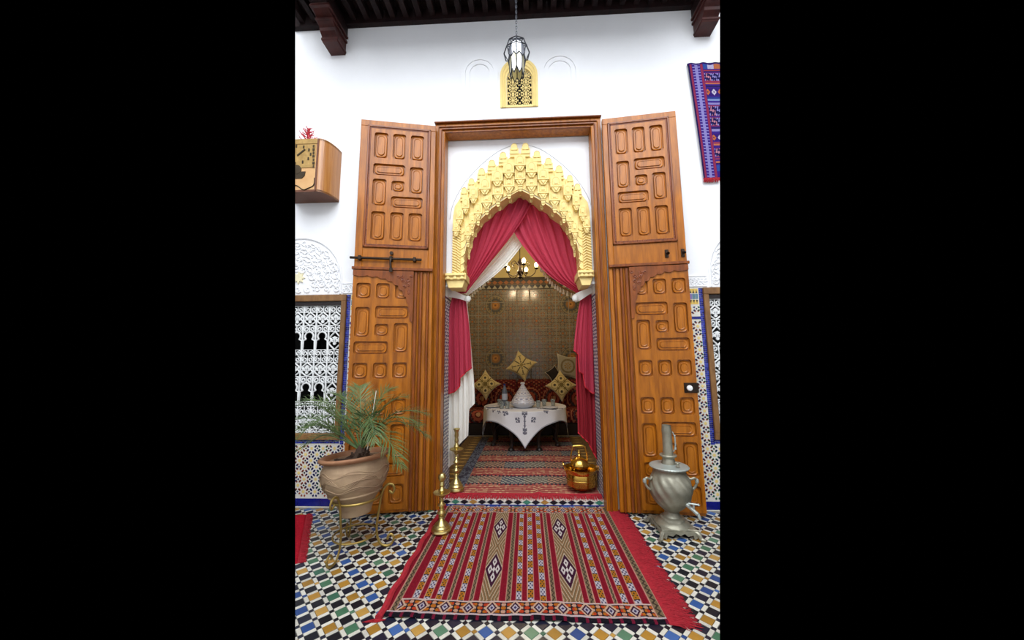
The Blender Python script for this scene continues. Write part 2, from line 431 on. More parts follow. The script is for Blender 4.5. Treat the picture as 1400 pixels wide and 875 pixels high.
for k, (x, y, kind, ci) in enumerate(tiles):
    v = random.randrange(3); dz = random.uniform(-.0006, .0006)
    if k < 300:
        if (kind, ci, v) not in cache: cache[(kind, ci, v)] = tile_mesh(kind, ci, v).mesh('tile', 'tile')
        o = link('tile', cache[(kind, ci, v)], root, (x, y, dz)); o.rotation_euler = (random.uniform(-.012, .012), random.uniform(-.012, .012), 0)
    else:
        t = tile_mesh(kind, ci, v); rest.col = t.col; rest.add([(p[0] + x, p[1] + y, p[2] + dz) for p in t.v], t.f)
o = rest.build('tile_field', 'tile', root); o['kind'] = 'stuff'

# --- step up into the inner room, diamonds on its face
root = struct(empty('trim_threshold'), 'low tiled step at the doorway with black and white diamonds')
b = MB(); b.box(-.757, .633, .0705, .33, -.02, FZ - .001); b.build('step', 'grout_white', root)
n = 18; wd = 1.39 / n
for i in range(n):
    cx = -.757 + (i + .5) * wd
    b = MB(); b.col = lin([(22, 22, 34), (22, 22, 34), (60, 124, 104), (26, 24, 48), (170, 124, 60)][[0, 2, 0, 4, 0, 0, 3, 0][i % 8]])
    b.prism([(cx - wd * .49, .028), (cx, .009), (cx + wd * .49, .028), (cx, .0475)], .0705, .067); b.build('tile', 'tile', root)
b = MB(); b.box(-.757, .633, .064, .0705, 0, .008); b.build('blue_line', 'blue_tile', root)

# --- inner room shell
b = MB(); b.box(-1.6, 1.55, .33, 3.3, -.02, FZ); struct(b.build('floor_inner', 'grout'))
b = MB(); b.box(-1.65, -1.6, .33, 3.45, 0, 3.9); struct(b.build('wall_inner_left', 'cream_wall'))
b = MB(); b.box(1.55, 1.6, .33, 3.45, 0, 3.9); struct(b.build('wall_inner_right', 'cream_wall'))
b = MB(); b.box(-1.65, 1.6, .33, 3.45, 3.9, 3.95); struct(b.build('ceiling_inner', 'cream_wall'))
wb = MB(); wb.box(-1.6, 1.55, 3.3, 3.45, 0, 3.9); wb = struct(wb.build('wall_inner_back', 'cream_wall'), 'back wall of the inner room, patterned tiles below cream plaster')
TP = .243; TZ0 = .9; TX0 = .063 - 5 * TP
def tilecol(x, z):
    """zellige print of the inner wall: rosettes, rings and crossing lines"""
    c = np.zeros(x.shape + (3,)); base = np.array(lin((122, 116, 104))); c[:] = base
    q = TP / 4; fx = np.mod(x - TX0, q) / q - .5; fz = np.mod(z - TZ0, q) / q - .5
    r = np.hypot(fx, fz); a = np.arctan2(fz, fx)
    star = r < .30 + .12 * np.cos(8 * a); c[star] = lin((76, 82, 82))
    c[r < .17] = lin((164, 148, 116)); c[r < .08] = lin((92, 62, 44))
    d1 = np.abs(np.abs(fx) + np.abs(fz) - .62) < .07; c[d1] = lin((156, 144, 120))
    Q = TP; gx = np.mod(x - TX0, Q) / Q - .5; gz = np.mod(z - TZ0, Q) / Q - .5; R = np.hypot(gx, gz)
    c[(R > .27) & (R < .31)] = lin((146, 100, 56)); c[(R < .07)] = lin((176, 106, 50))
    hx = np.mod(x - TX0 + Q / 2, Q) / Q - .5; hz = np.mod(z - TZ0 + Q / 2, Q) / Q - .5; H = np.hypot(hx, hz)
    c[(H > .12) & (H < .16)] = lin((150, 96, 52))
    for mx in (-.59, .83):
        for mz in (1.30, 2.30):
            D = np.hypot(x - mx, z - mz)
            for ra, rb_, cc in ((0, .20, (96, 92, 82)), (.165, .185, (140, 128, 102)), (.105, .13, (74, 76, 76)), (.0, .085, (150, 106, 60)), (.0, .05, (188, 134, 70)), (0, .02, (110, 72, 46))):
                s = (D >= ra) & (D < rb_); c[s] = lin(cc)
            s = (D < .165) & (D > .13) & (np.cos(16 * np.arctan2(z - mz, x - mx)) > .2); c[s] = lin((140, 122, 84))
    return c
for i in range(0, 10):
    for j in range(0, 7):
        g = 26; x0 = TX0 + i * TP; z0 = TZ0 + j * TP; e = .003
        X, Z = np.meshgrid(np.linspace(x0 + e, x0 + TP - e, g + 1), np.linspace(z0 + e, z0 + TP - e, g + 1))
        Yv = np.full_like(X, 3.292); Yv[0, :] = Yv[-1, :] = 3.2985; Yv[:, 0] = Yv[:, -1] = 3.2985
        cc = tilecol((X[:-1, :-1] + X[1:, 1:]) / 2, (Z[:-1, :-1] + Z[1:, 1:]) / 2)
        npgrid('tile', X, Yv, Z, cc, 'inner_tile' if 'inner_tile' in MATS else (mat('inner_tile', (255, 255, 255), .18, attr=True, var=.1, scale=12) and 'inner_tile'), wb, smooth=False)
b = MB(); b.box(-1.6, 1.55, 3.296, 3.3, .05, 2.62); b.build('joint_bed', 'grout', wb)
# frieze over the tiles: two rows of lozenges between bands
b = MB(); zt = TZ0 + 7 * TP
for k in range(-13, 14):
    x = k * .11 + .06
    b.col = lin((150, 96, 60)); b.prism([(x - .05, zt + .14), (x, zt + .10), (x + .05, zt + .14), (x, zt + .18)], 3.296, 3.288)
    b.col = lin((62, 66, 66)); b.prism([(x + .005, zt + .18), (x + .105, zt + .18), (x + .055, zt + .145)], 3.296, 3.29)
    b.col = lin((166, 160, 140)); b.prism([(x - .045, zt + .02), (x + .045, zt + .02), (x, zt + .085)], 3.296, 3.288)
    b.col = lin((52, 54, 58)); b.prism([(x + .01, zt + .085), (x + .1, zt + .085), (x + .055, zt + .025)], 3.296, 3.288)
b.col = lin((120, 100, 76)); b.box(-1.5, 1.5, 3.287, 3.296, zt + .09, zt + .1); b.col = lin((70, 62, 52)); b.box(-1.5, 1.5, 3.285, 3.296, zt + .185, zt + .235); b.box(-1.5, 1.5, 3.287, 3.296, zt, zt + .012)
b.col = lin((84, 74, 62)); b.box(-1.5, 1.5, 3.294, 3.296, zt, zt + .2)
o = b.build('frieze', 'inner_tile', wb); o['kind'] = 'stuff'

# --- jamb reveals with small navy and white tiles
for nm, X, s in (('wall_reveal_left', -.757, 1), ('wall_reveal_right', .633, -1)):
    b = MB(); b.box(min(X, X - s * .06), max(X, X - s * .06), .06, .33, 0, 2.0)
    root = struct(b.build(nm, 'grout_white'), 'tiled side of the doorway, small navy and white tiles')
    b = MB(); cs = [lin((44, 44, 84)), lin((62, 56, 92)), lin((92, 66, 74)), lin((34, 34, 62))]
    q = .032
    for j in range(int(1.76 / q)):
        for i in range(8):
            y = .075 + i * q; z = .06 + j * q; k = (i + j) % 2
            b.col = random.choice(cs)
            if k: pts = [(y, z), (y + q * .55, z), (y + q * .9, z + q * .55), (y + q * .35, z + q * .55)]
            else: pts = [(y, z + q * .1), (y + q * .35, z + q * .1), (y + q * .75, z + q * .8), (y + q * .3, z + q * .8)]
            b.prism(pts, X, X + s * .0025, 'yz')
    b.col = lin((40, 40, 88)); b.box(min(X, X + s * .003), max(X, X + s * .003), .066, .326, 1.83, 1.845)
    o = b.build('small_tiles', 'wall_tile', root); o['kind'] = 'stuff'

# --- gallery ceiling over the wall: dark boards, joists, beams on corbels
ro = struct(empty('ceiling'), 'dark stained timber ceiling of the gallery overhang')
(l0, r0) = (-2.6, 2.3)
k = 0; x = l0
while x < r0:
    b = MB(); b.box(x + .002, x + .148, -.95, .0, 4.80, 4.83); b.build('board', 'beam_wood', ro); x += .15
x = -2.55
while x < 2.3:
    b = MB(); b.box(x, x + .055, -.95, .02, 4.70, 4.80); b.build('joist', 'beam_wood', ro, bevel=.004); x += .135
b = MB(); b.box(-2.6, 2.3, -.05, .0, 4.665, 4.80); b.build('wall_plate', 'beam_wood', ro)
b = MB(); b.box(-2.6, 2.3, -1.0, -.95, 4.62, 4.95); b.build('fascia', 'beam_wood', ro)
for nm, cx, lab in (('ceiling_beam', -1.885, 'dark carved ceiling beam on a corbel at the left'), ('ceiling_beam', 1.755, 'dark carved ceiling beam on a corbel at the right')):
    rb = struct(empty(nm, (cx, 0, 0)), lab)
    b = MB(); b.box(-.085, .085, -.95, .02, 4.56, 4.70); b.build('beam', 'beam_wood', rb, bevel=.006)
    # corbel: stepped and scrolled profile in YZ
    prof = [(y_, 4.36 + (z_ - 4.17) * .70) for y_, z_ in [(.0, 4.17), (-.15, 4.17), (-.165, 4.20), (-.15, 4.215), (-.17, 4.24), (-.20, 4.27), (-.205, 4.31), (-.225, 4.33), (-.25, 4.36), (-.25, 4.385), (-.30, 4.41), (-.34, 4.44), (-.35, 4.46), (0, 4.46)]]
    b = MB(); b.prism(prof, -.075, .075, 'yz'); b.build('corbel', 'corbel_wood', rb)
    for z, w_, d in ((4.385, .083, .165), (4.50, .09, .26), (4.55, .095, .345)):
        b = MB(); b.box(-w_, w_, -d, 0, z - .012, z + .012); b.build('moulding', 'corbel_wood', rb, bevel=.003)

# ================================================================== DOORWAY
# --- timber casing
root = struct(empty('trim_door_casing'), 'varnished timber casing round the tall doorway')
def post(x0, x1, s):
    """s = +1 opening lies to the right of the post"""
    b = MB(); b.box(x0, x1, -.035, .08, 0.0, 3.52); b.build('post', 'wood', root, bevel=.004)
    xi = x1 if s > 0 else x0
    for k, (o, wd, d) in enumerate(((.0, .012, .012), (.030, .016, .018), (.060, .010, .012))):
        a = xi - s * o; c = xi - s * (o + wd)
        b = MB(); b.box(min(a, c), max(a, c), -.035 - d, -.03, .0, 3.42 + o * 1.1); b.build('moulding', 'wood_trim' if k == 1 else 'wood', root, bevel=.004)
post(-.852, -.757, 1); post(.633, .728, -1)
b = MB(); b.box(-.757, .633, -.035, .08, 3.42, 3.52); b.build('lintel', 'wood', root, bevel=.004)
for o, wd, d in ((.0, .012, .012), (.030, .016, .018), (.060, .010, .012)):
    b = MB(); b.box(-.757 - o, .633 + o, -.035 - d, -.03, 3.42 + o, 3.42 + o + wd); b.build('moulding', 'wood_trim', root, bevel=.004)
b = MB(); b.box(-.86, .735, -.06, .0, 3.52, 3.535); b.build('cornice', 'wood_trim', root, bevel=.004)

# --- door leaves
pan_cache = {}
def panel(x0, x1, z0, z1, y, parent):
    w_, h_ = x1 - x0, z1 - z0; key = (round(w_, 3), round(h_, 3))
    if key not in pan_cache:
        b = MB(); g = .012
        b.prism(rrect(-w_ / 2 + g, w_ / 2 - g, -h_ / 2 + g, h_ / 2 - g, .03), .0, -.009, inset=.008, idepth=.005)
        g = .030 if min(w_, h_) < .14 else .028
        b.prism(rrect(-w_ / 2 + g, w_ / 2 - g, -h_ / 2 + g, h_ / 2 - g, .03 if abs(w_ - h_) > .03 else .1), -.006, -.014, inset=.006, idepth=.003)
        pan_cache[key] = b.mesh('panel', 'wood', smooth=True, ang=25)
    return link('panel', pan_cache[key], parent, ((x0 + x1) / 2, y, (z0 + z1) / 2))
def leaf(name, s, W, loc, ang, label):
    H0, H1 = .02, 3.46
    root = tag(empty(name, loc, ang), label, None); root['kind'] = 'structure'
    U = lambda a, b_: (min(s * a, s * b_), max(s * a, s * b_))
    def bx(nm, u0, u1, y0, y1, z0, z1, m_='wood', bev=.003):
        x0, x1 = U(u0, u1); b = MB(); b.box(x0, x1, y0, y1, z0, z1); return b.build(nm, m_, root, bevel=bev)
    bx('board', 0, W, -.04, 0, H0, H1)
    # upper half
    fu0, fu1, fz0, fz1 = .075, W - .095, 2.27, 3.375
    bx('top_rail', 0, W, -.052, -.04, 3.40, H1); bx('stile', 0, .045, -.052, -.04, 2.03, 3.40); bx('stile', W - .065, W, -.052, -.04, 2.03, 3.40)
    bx('cross_rail', .045, W - .065, -.052, -.04, 2.06, 2.24)
    for (u0, u1, z0, z1) in ((fu0 - .03, fu0 - .012, fz0 - .03, fz1 + .03), (fu1 + .012, fu1 + .03, fz0 - .03, fz1 + .03), (fu0 - .03, fu1 + .03, fz0 - .03, fz0 - .012), (fu0 - .03, fu1 + .03, fz1 + .012, fz1 + .03)):
        bx('moulding', u0, u1, -.066, -.04, z0, z1, 'wood_trim')
    b = MB(); st = .0145                                        # beading
    def bead(u, z): b.obox((s * u, -.052, z), (.0045, 0, .002), (0, .008, 0), (-.002, 0, .0055))
    z = fz0 - .006
    while z < fz1 + .006: bead(fu0 - .006, z); bead(fu1 + .006, z); z += st
    u = fu0 - .006
    while u < fu1 + .006: bead(u, fz0 - .006); bead(u, fz1 + .006); u += st
    o = b.build('beading', 'wood_red', root); o['kind'] = 'stuff'
    def field(u0, u1, z0, z1, cells, flip):
        hs = []; FW = u1 - u0; FH = z1 - z0; out = []
        for (a, c, t, q) in cells:                              # fractions: across from hinge, down from top
            if flip: a, c = 1 - c, 1 - a
            x0, x1 = U(u0 + a * FW, u0 + c * FW); zt, zb = z1 - t * FH, z1 - q * FH
            hs.append(rrect(x0, x1, zb, zt, .022)); out.append((x0, x1, zb, zt))
        x0, x1 = U(u0, u1)
        plate('lattice', [(x0, z0), (x1, z0), (x1, z1), (x0, z1)], hs, -.04, -.059, 'wood', root)
        for (x0, x1, zb, zt) in out: panel(x0, x1, zb, zt, -.04, root)
    c1, c2, c3 = (.06, .30), (.385, .615), (.70, .94)
    def wind(t0, t1, fl):
        h = t1 - t0; T = lambda v: t0 + v * h
        L_ = [(c1[0], c2[1], T(0), T(.27)), (c3[0], c3[1], T(.03), T(.65)), (c1[0], c1[1], T(.36), T(.97)), (c2[0], c2[1], T(.38), T(.63)), (c2[0], c3[1], T(.74), T(1))]
        return [(1 - c, 1 - a, t, q) for (a, c, t, q) in L_] if fl else L_
    row = lambda t, q: [(c[0], c[1], t, q) for c in (c1, c2, c3)]
    # seen from the wall's left both leaves mirror each other
    field(fu0, fu1, fz0, fz1, row(.035, .26) + wind(.31, .685, True) + row(.725, .965), False)
    # lower half: fixed stile with reeded mouldings, small wicket door
    wu = .165
    for k, (u0, u1, d) in enumerate(((.0, .03, .012), (.034, .05, .018), (.056, .086, .010), (.090, .112, .020), (.118, .128, .012), (.134, .160, .016))):
        bx('reeding', u0, u1, -.04 - d, -.035, .02, 2.03, 'wood' if k % 2 == 0 else 'wood_trim', .004)
    bx('drip_moulding', -.0, W + .012, -.075, -.04, 2.035, 2.06, 'wood_trim'); 
    zs = lambda y: at(900, y, -.09).z
    f0, f1, g0, g1 = wu + .005, W, .05, 2.02
    FR = lambda y: (g1 - zs(y)) / (g1 - g0)
    cells = row(FR(383), FR(404)) + wind(FR(414), FR(480), False) + row(FR(492), FR(514)) + row(FR(542), FR(565)) + wind(FR(575), FR(650), True) + row(FR(660), FR(688))
    field(f0, f1, g0, g1, cells, False)
    # carved lambrequin in the wicket's upper hinge corner
    pts = [(s * W, 2.03), (s * wu, 2.03), (s * wu, 1.58)]; n = 40
    for k in range(n + 1):
        th = PI / 2 * (1 - k / n); sc = .012 * abs(math.sin(k * PI / 4)) 
        u = W - (W - wu - .02) * math.sin(th) ** .75; zz = 1.985 - .40 * (1 - math.cos(th)) ** 1.25
        pts.append((s * (u + sc * .6), zz - sc))
    plate('lambrequin', pts, [], -.056, -.070, 'wood_trim', root)
    b = MB(); rr = random.Random(3)                             # carved leaves of the corner
    for k in range(26):
        u = wu + .012 + rr.random() * .13; zz = 1.99 - rr.random() * .16
        if (u - wu) / .15 + (1.99 - zz) / .2 > 1.05: continue
        a = rr.random() * PI; l = .016
        pt = [(s * (u + math.cos(a + q) * l * (1 - q / 7)), -.072, zz + math.sin(a + q) * l * (1 - q / 7)) for q in (0, .8, 1.6, 2.4, 3.2, 4, 4.8, 5.6)]
        b.tube(pt, .0042, 5)
    o = b.build('carving', 'wood_red', root, smooth=True); o['kind'] = 'stuff'
    return root
AL, AR = math.radians(11.1), -math.radians(6.1)
L1 = leaf('door_1', -1, .672, (-.842, -.043, 0), AL, 'left leaf of the tall carved wooden double door, folded back to the wall')
L2 = leaf('door_2', 1, .645, (.733, -.043, 0), AR, 'right leaf of the tall carved wooden double door, with white knob')
# iron bolt on the left leaf
b = MB(); b.tube([(-.70, -.078, 2.135), (-.10, -.078, 2.135)], .011, 8); bo = b.build('bolt', 'iron', L1, smooth=True)
for x in (-.62, -.36, -.16):
    b = MB(); b.box(x - .012, x + .012, -.094, -.05, 2.115, 2.155); b.build('keeper', 'iron', bo, bevel=.003)
b = MB(); b.tube([(-.36, -.09, 2.13), (-.36, -.10, 2.09), (-.355, -.095, 2.04)], .009, 6); b.obox((-.355, -.095, 2.03), (.014, 0, 0), (0, .006, 0), (0, 0, .018)); b.build('hasp', 'iron', bo, smooth=True)
b = MB(); b.tube([(-.36, -.06, 2.19), (-.36, -.075, 2.19)], .016, 10); b.build('stud', 'iron', bo)
for x in (.485, .615):                                       # two turned latches on the right leaf
    b = MB(); b.box(x - .014, x + .014, -.062, -.05, 2.10, 2.17); q = b.build('latch', 'iron', L2, bevel=.002)
    b = MB(); b.tube([(x, -.062, 2.14), (x, -.085, 2.14), (x, -.095, 2.125)], [.008, .008, .014], 8); b.build('knob', 'iron', q, smooth=True)
zk = 1.0
b = MB(); b.box(.545, .655, -.066, -.055, zk - .035, zk + .045); q = b.build('lock_plate', 'iron', L2, bevel=.003)
b = MB()
for k in range(9):
    pass
b.lathe([(.0, 0), (.011, .002), (.011, .016), (.019, .022), (.023, .034), (.019, .046), (.0, .05)], 16)
kb = b.build('knob', 'white_iron', q, smooth=True); kb.location = (.575, -.064, zk + .005); kb.rotation_euler = (PI / 2, 0, 0)

# --- plaster infill over the opening with the arched gap
inn = [(634, 366), (634, 352), (637, 338), (641, 325), (648, 311), (658, 299), (672, 285), (690, 272), (711, 260)]
YA = .10
L_ = [at(x, y, YA) for x, y in inn]; apex = at(711.5, 258, YA); cxa = apex.x
left = [(-.757, 1.94), (-.757, 3.425), (.633, 3.425), (.633, 1.94), (.575, 1.94)]
prof = [(p.x, p.z) for p in L_]                                  # left half, bottom to apex
half = [(cxa - p[0], p[1]) for p in prof]
poly = left + [(min(.6, cxa + d), z) for d, z in half] + [(cxa - d, z) for d, z in reversed(half)] + [(cxa - half[0][0], 1.94)]
sp = struct(plate('wall_spandrel', poly, [], .30, .09, 'plaster'), 'white plaster panel around the golden arch')
# fine pointed-arch line in relief above the arch
ln = [(615, 300), (620, 278), (634, 252), (655, 228), (680, 208), (700, 199), (711, 196)]
lp = [at(x, y, .09) for x, y in ln]; pth = [(p.x, .0895, p.z) for p in lp] + [(2 * cxa - p.x, .0895, p.z) for p in reversed(lp[:-1])]
b = MB(); b.tube(spline(pth, 5), .0035, 5); b.build('pointed_line', 'grey_line' if mat('grey_line', (196, 198, 206), .8) else '', sp)

# --- golden stalactite arch
ar = tag(empty('stalactite_arch', (cxa, .09, 1.94)), 'golden stucco arch of stepped stalactite niches over the doorway', 'arch')
def cell(w_, h_, d, pend):
    """one niche: block with arched hollow, corbel wedge and hanging drop; origin top centre at the back"""
    b = MB(); hw = w_ / 2
    b.box(-hw, hw, -d, 0, -h_ * .50, 0)                          # block
    b.prism(arch_pts(-hw * .62, hw * .62, -h_ * .46, -h_ * .22, 8), -d, -d - .008, inset=.006, idepth=.003)
    b.prism([(-hw * .30, -h_ * .40), (hw * .30, -h_ * .40), (hw * .30, -h_ * .26), (0, -h_ * .16), (-hw * .30, -h_ * .26)], -d - .006, -d - .014)
    b.box(-hw * 1.02, hw * 1.02, -d - .016, 0, -h_ * .56, -h_ * .49)  # ledge
    b.prism([(-hw * .86, -h_ * .56), (hw * .86, -h_ * .56), (hw * .34, -h_ * .80), (-hw * .34, -h_ * .80)], 0, -d - .008)  # wedge
    b.prism([(-hw * .45, -h_ * .60), (hw * .45, -h_ * .60), (0, -h_ * .76)], -d - .006, -d - .018)
    if pend:
        b.box(-hw * .36, hw * .36, -d + .004, 0, -h_ * .98, -h_ * .78); b.box(-hw * .42, hw * .42, -d - .004, 0, -h_ * .86, -h_ * .82)
        b.prism([(-hw * .36, -h_ * .98), (hw * .36, -h_ * .98), (hw * .18, -h_ * 1.08), (-hw * .18, -h_ * 1.08)], 0, -d + .01)
    return b
cc = {}
def put(nm, x, z, w_, h_, d, pend, y=0):
    k = (nm, w_, h_, d, pend)
    if k not in cc: cc[k] = cell(w_, h_, d, pend).mesh(nm, 'gold_plaster')
    link(nm, cc[k], ar, (x, y, z))
def finial(x, z, w_, y=0):
    k = ('fin', w_)
    if k not in cc:
        b = MB(); hw = w_ / 2; b.box(-hw, hw, -.028, 0, -.09, 0); b.prism(arch_pts(-hw * .72, hw * .72, -.02, .018, 8), 0, -.032, inset=.004, idepth=.004)
        b.prism([(-hw * .5, -.05), (hw * .5, -.05), (0, -.02)], -.028, -.036); b.box(-hw, hw, -.036, 0, -.062, -.05)
        cc[k] = b.mesh('finial', 'gold_plaster')
    link('finial', cc[k], ar, (x, y, z))
pitch = .110
def Zp(y): return at(711, y, .05).z - 1.94
zA, zF = Zp(213), Zp(203); zB = zA - .125
step = [0, .072, .150, .228, .315, .415, .525, .640]
xs = [0, .110, .220, .330, .415, .470, .512, .540]; xo = [0, 0, 0, .01, .035, .055, .07, .075]
rel = lambda p: (p[0] - cxa, p[1] - 1.94)
og = [(0, zF - .03), (.10, zF - .075), (.21, zF - .15), (.32, zF - .22), (.42, zF - .30), (.50, zF - .38), (.58, zF - .47), (.64, zF - .56), (.655, zF - .66), (.655, .1)]
ig = [(d, z - 1.94) for d, z in half]
gp = og + [(ig[0][0] + .005, .1)] + [(d + .004, z + .01) for d, z in ig] + [(-d - .004, z + .01) for d, z in reversed(ig[:-1])] + [(-ig[0][0] - .005, .1)] + [(-x, z) for x, z in reversed(og[1:])]
plate('ground', gp, [], .02, -.012, 'gold_plaster', ar)
soff = [(max(0, d - .006), z - .008) for d, z in ig]
b = MB()
for sg in (-1, 1):
    for (d0, z0), (d1, z1) in zip(soff, soff[1:]):
        b.add([(sg * d0, -.01, z0), (sg * d1, -.01, z1), (sg * d1, .215, z1), (sg * d0, .215, z0), (sg * (d0 + .006), -.01, z0 + .006), (sg * (d1 + .006), -.01, z1 + .006), (sg * (d1 + .006), .215, z1 + .006), (sg * (d0 + .006), .215, z0 + .006)], [(0, 1, 2, 3), (4, 5, 6, 7), (0, 1, 5, 4), (2, 3, 7, 6)])
b.build('soffit', 'gold_plaster', ar)
for s in (-1, 1):
    for k in range(len(xs)):
        if k == 0 and s < 0: continue
        x, dz = s * xs[k], step[k]; w_ = .106 if k < 4 else (.080 if k < 5 else .066)
        put('niche', x + s * xo[k], zA - dz, w_, .205, .050, False)
        if k < 7: put('pendant_niche', x * .985, zB - dz - (.0 if k < 4 else .02), w_ * .98, .212, .030, True, .0)
        put('inner_niche', x * .95, zB - dz - .01, w_ * .9, .20, .012, True, .08)
    for k in range(4):
        x = s * (xs[k] + .055); dz = (step[k] + step[k + 1]) / 2 - .036
        finial(x if k < 3 else s * .375, zF - dz + (.012 if k == 0 else 0), .085)
        if k == 0: pass
    for k, (x, dz) in enumerate(((.475, .335), (.545, .425))): finial(s * x, zF - dz, .075)
    # cable column at the side with slanting ribs
    x0, x1 = .575, .655
    b = MB(); b.box(s * x0 if s > 0 else -x1, x1 if s > 0 else -x0, -.022, 0, .12, Zp(300)); b.build('column', 'gold_plaster', ar)
    z = .13; 
    while z < Zp(303):
        b = MB(); b.obox((s * .632, -.026, z), (.022, 0, -s * .010 * s), (0, .008, 0), (0, 0, .006)); b.build('rib', 'gold_plaster', ar)
        b = MB(); b.obox((s * .592, -.026, z), (.016, 0, .012 * s), (0, .009, 0), (0, 0, .006)); b.build('rib', 'gold_plaster', ar); z += .026
    b = MB(); b.box(min(s * .548, s * .585), max(s * .548, s * .585), .0, .2, .1, .62); b.build('jamb_strip', 'gold_plaster', ar)
    for k in range(6):                                           # scallops down the inner edge
        z = .13 + k * .075
        b = MB(); b.prism([(s * .585, z), (s * .585, z + .07), (s * .553, z + .06), (s * .537, z + .035), (s * .555, z + .012)], .16, -.019); b.build('scallop', 'gold_plaster', ar)
    # corbel block at the springing
    b = MB(); xa, xb = (.52, .722) if s < 0 else (.52, .668)
    xa, xb = (-xb, -xa) if s < 0 else (xa, xb)
    b.box(xa, xb, -.045, .2, .055, .12); b.box(xa + .008, xb - .008, -.065, .2, .09, .11)
    b.prism([(xa + .012, .055), (xb - .012, .055), (xb - .035, -.02), (xa + .035, -.02)], .2, -.03); b.build('corbel', 'gold_plaster', ar, bevel=.004)
    for k in range(3):
        b = MB(); x = xa + .035 + k * (xb - xa - .07) / 2; b.prism([(x - .022, .062), (x + .022, .062), (x, .10)], -.045, -.058); b.build('leaf', 'gold_plaster', ar)

# ================================================================== WALL OPENINGS AND PLASTERWORK
# pierced golden window above the door between two blind arches
g = tag(empty('pierced_arch_window', (-.04, 0, 3.69)), 'small golden pierced arch window above the doorway', 'window')
def relief(pts, r, yy, parent, nm, m_): b = MB(); b.tube([(p[0], yy, p[1]) for p in pts], r, 6); return b.build(nm, m_, parent, smooth=True)
ring = arch_pts(-.185, .185, 0, .345); hole = arch_pts(-.122, .132, .02, .30)
plate('surround', ring, [hole], 0, -.012, 'gold_plaster', g)
for r_, d in ((.16, .345), (.14, .325)): relief(arch_pts(-r_, r_, 0.0, d), .007, -.013, g, 'moulding', 'gold_plaster')
nu, nv = 68, 112; xx = (np.arange(nu) + .5) / nu; zz = (np.arange(nv) + .5) / nv
U2, V2 = np.meshgrid(xx, zz); cu = np.abs(np.mod(U2 * 2, 1) - .5) * 2; cv = np.mod(V2 * 3.1, 1); cw = np.abs(cv - .5) * 2
rr = np.hypot(cu, cw)
hol = ((np.abs(cu + cw - .95) < .26) & (np.sin(cu * 15) * np.cos(cw * 11) > -.22)) | ((rr < .52) & (rr > .16) & (np.cos(8 * np.arctan2(cw, cu)) > -.35)) | ((np.hypot(cu - .9, cw - .45) < .30) & (np.hypot(cu - .9, cw - .45) > .09)) | ((np.hypot(cu - 1, cw - 1) < .30) & (np.hypot(cu - 1, cw - 1) > .1)) | ((np.hypot(cu - .98, cw * .6) < .2) & (cu > .82)) | (np.hypot(cu - .55, (cw - 1) * .7) < .12)
X_ = -.124 + .258 * U2; Z_ = .015 + .415 * V2
rim = (np.abs(U2 - .5) > .46) | (V2 < .03); hol &= ~rim
keep = ~hol & ((Z_ < .30) | (np.hypot(X_ - .005, Z_ - .30) < .13))
b = MB(); du, dv = .258 / nu, .415 / nv
def cellquad(j, i): x = -.124 + i * du; z = .015 + j * dv; return x, x + du, z, z + dv
for j in range(nv):
    i = 0
    while i < nu:
        if not keep[j, i]: i += 1; continue
        k = i
        while k < nu and keep[j, k]: k += 1
        x0, _, z0, z1 = cellquad(j, i); x1 = x0 + (k - i) * du; b.box(x0, x1, .004, .012, z0, z1 + .0002); i = k
o = b.build('pierced_screen', 'gold_plaster', g); o['kind'] = 'stuff'
b = MB(); b.prism(arch_pts(-.119, .134, .012, .30), .06, .05); b.build('shade_back', 'shade_black', g)  # black sheet colouring in the shade seen through the pierced holes
for nm, x0, x1, zt, lab in (('blind_arch', -.612, -.246, 4.262, 'white blind arch moulding left of the golden pierced window'), ('blind_arch', .166, .558, 4.258, 'white blind arch moulding right of the golden pierced window')):
    a = tag(empty(nm, ((x0 + x1) / 2, 0, 3.70)), lab, 'moulding'); r = (x1 - x0) / 2; zs_ = zt - 3.70 - r
    b = MB()
    for ra, rb2, d in ((r, r - .042, .018), (r - .042, r - .085, .009)):
        o = plate('band', arch_pts(-ra, ra, 0, zs_, 18) + list(reversed(arch_pts(-rb2, rb2, 0, zs_, 18))), [], 0, -d, 'plaster', a)
        for v in o.data.vertices:                                 # the feet die into the wall
            if v.co.z < .001 and v.co.y < -.001: v.co.y = -.0005

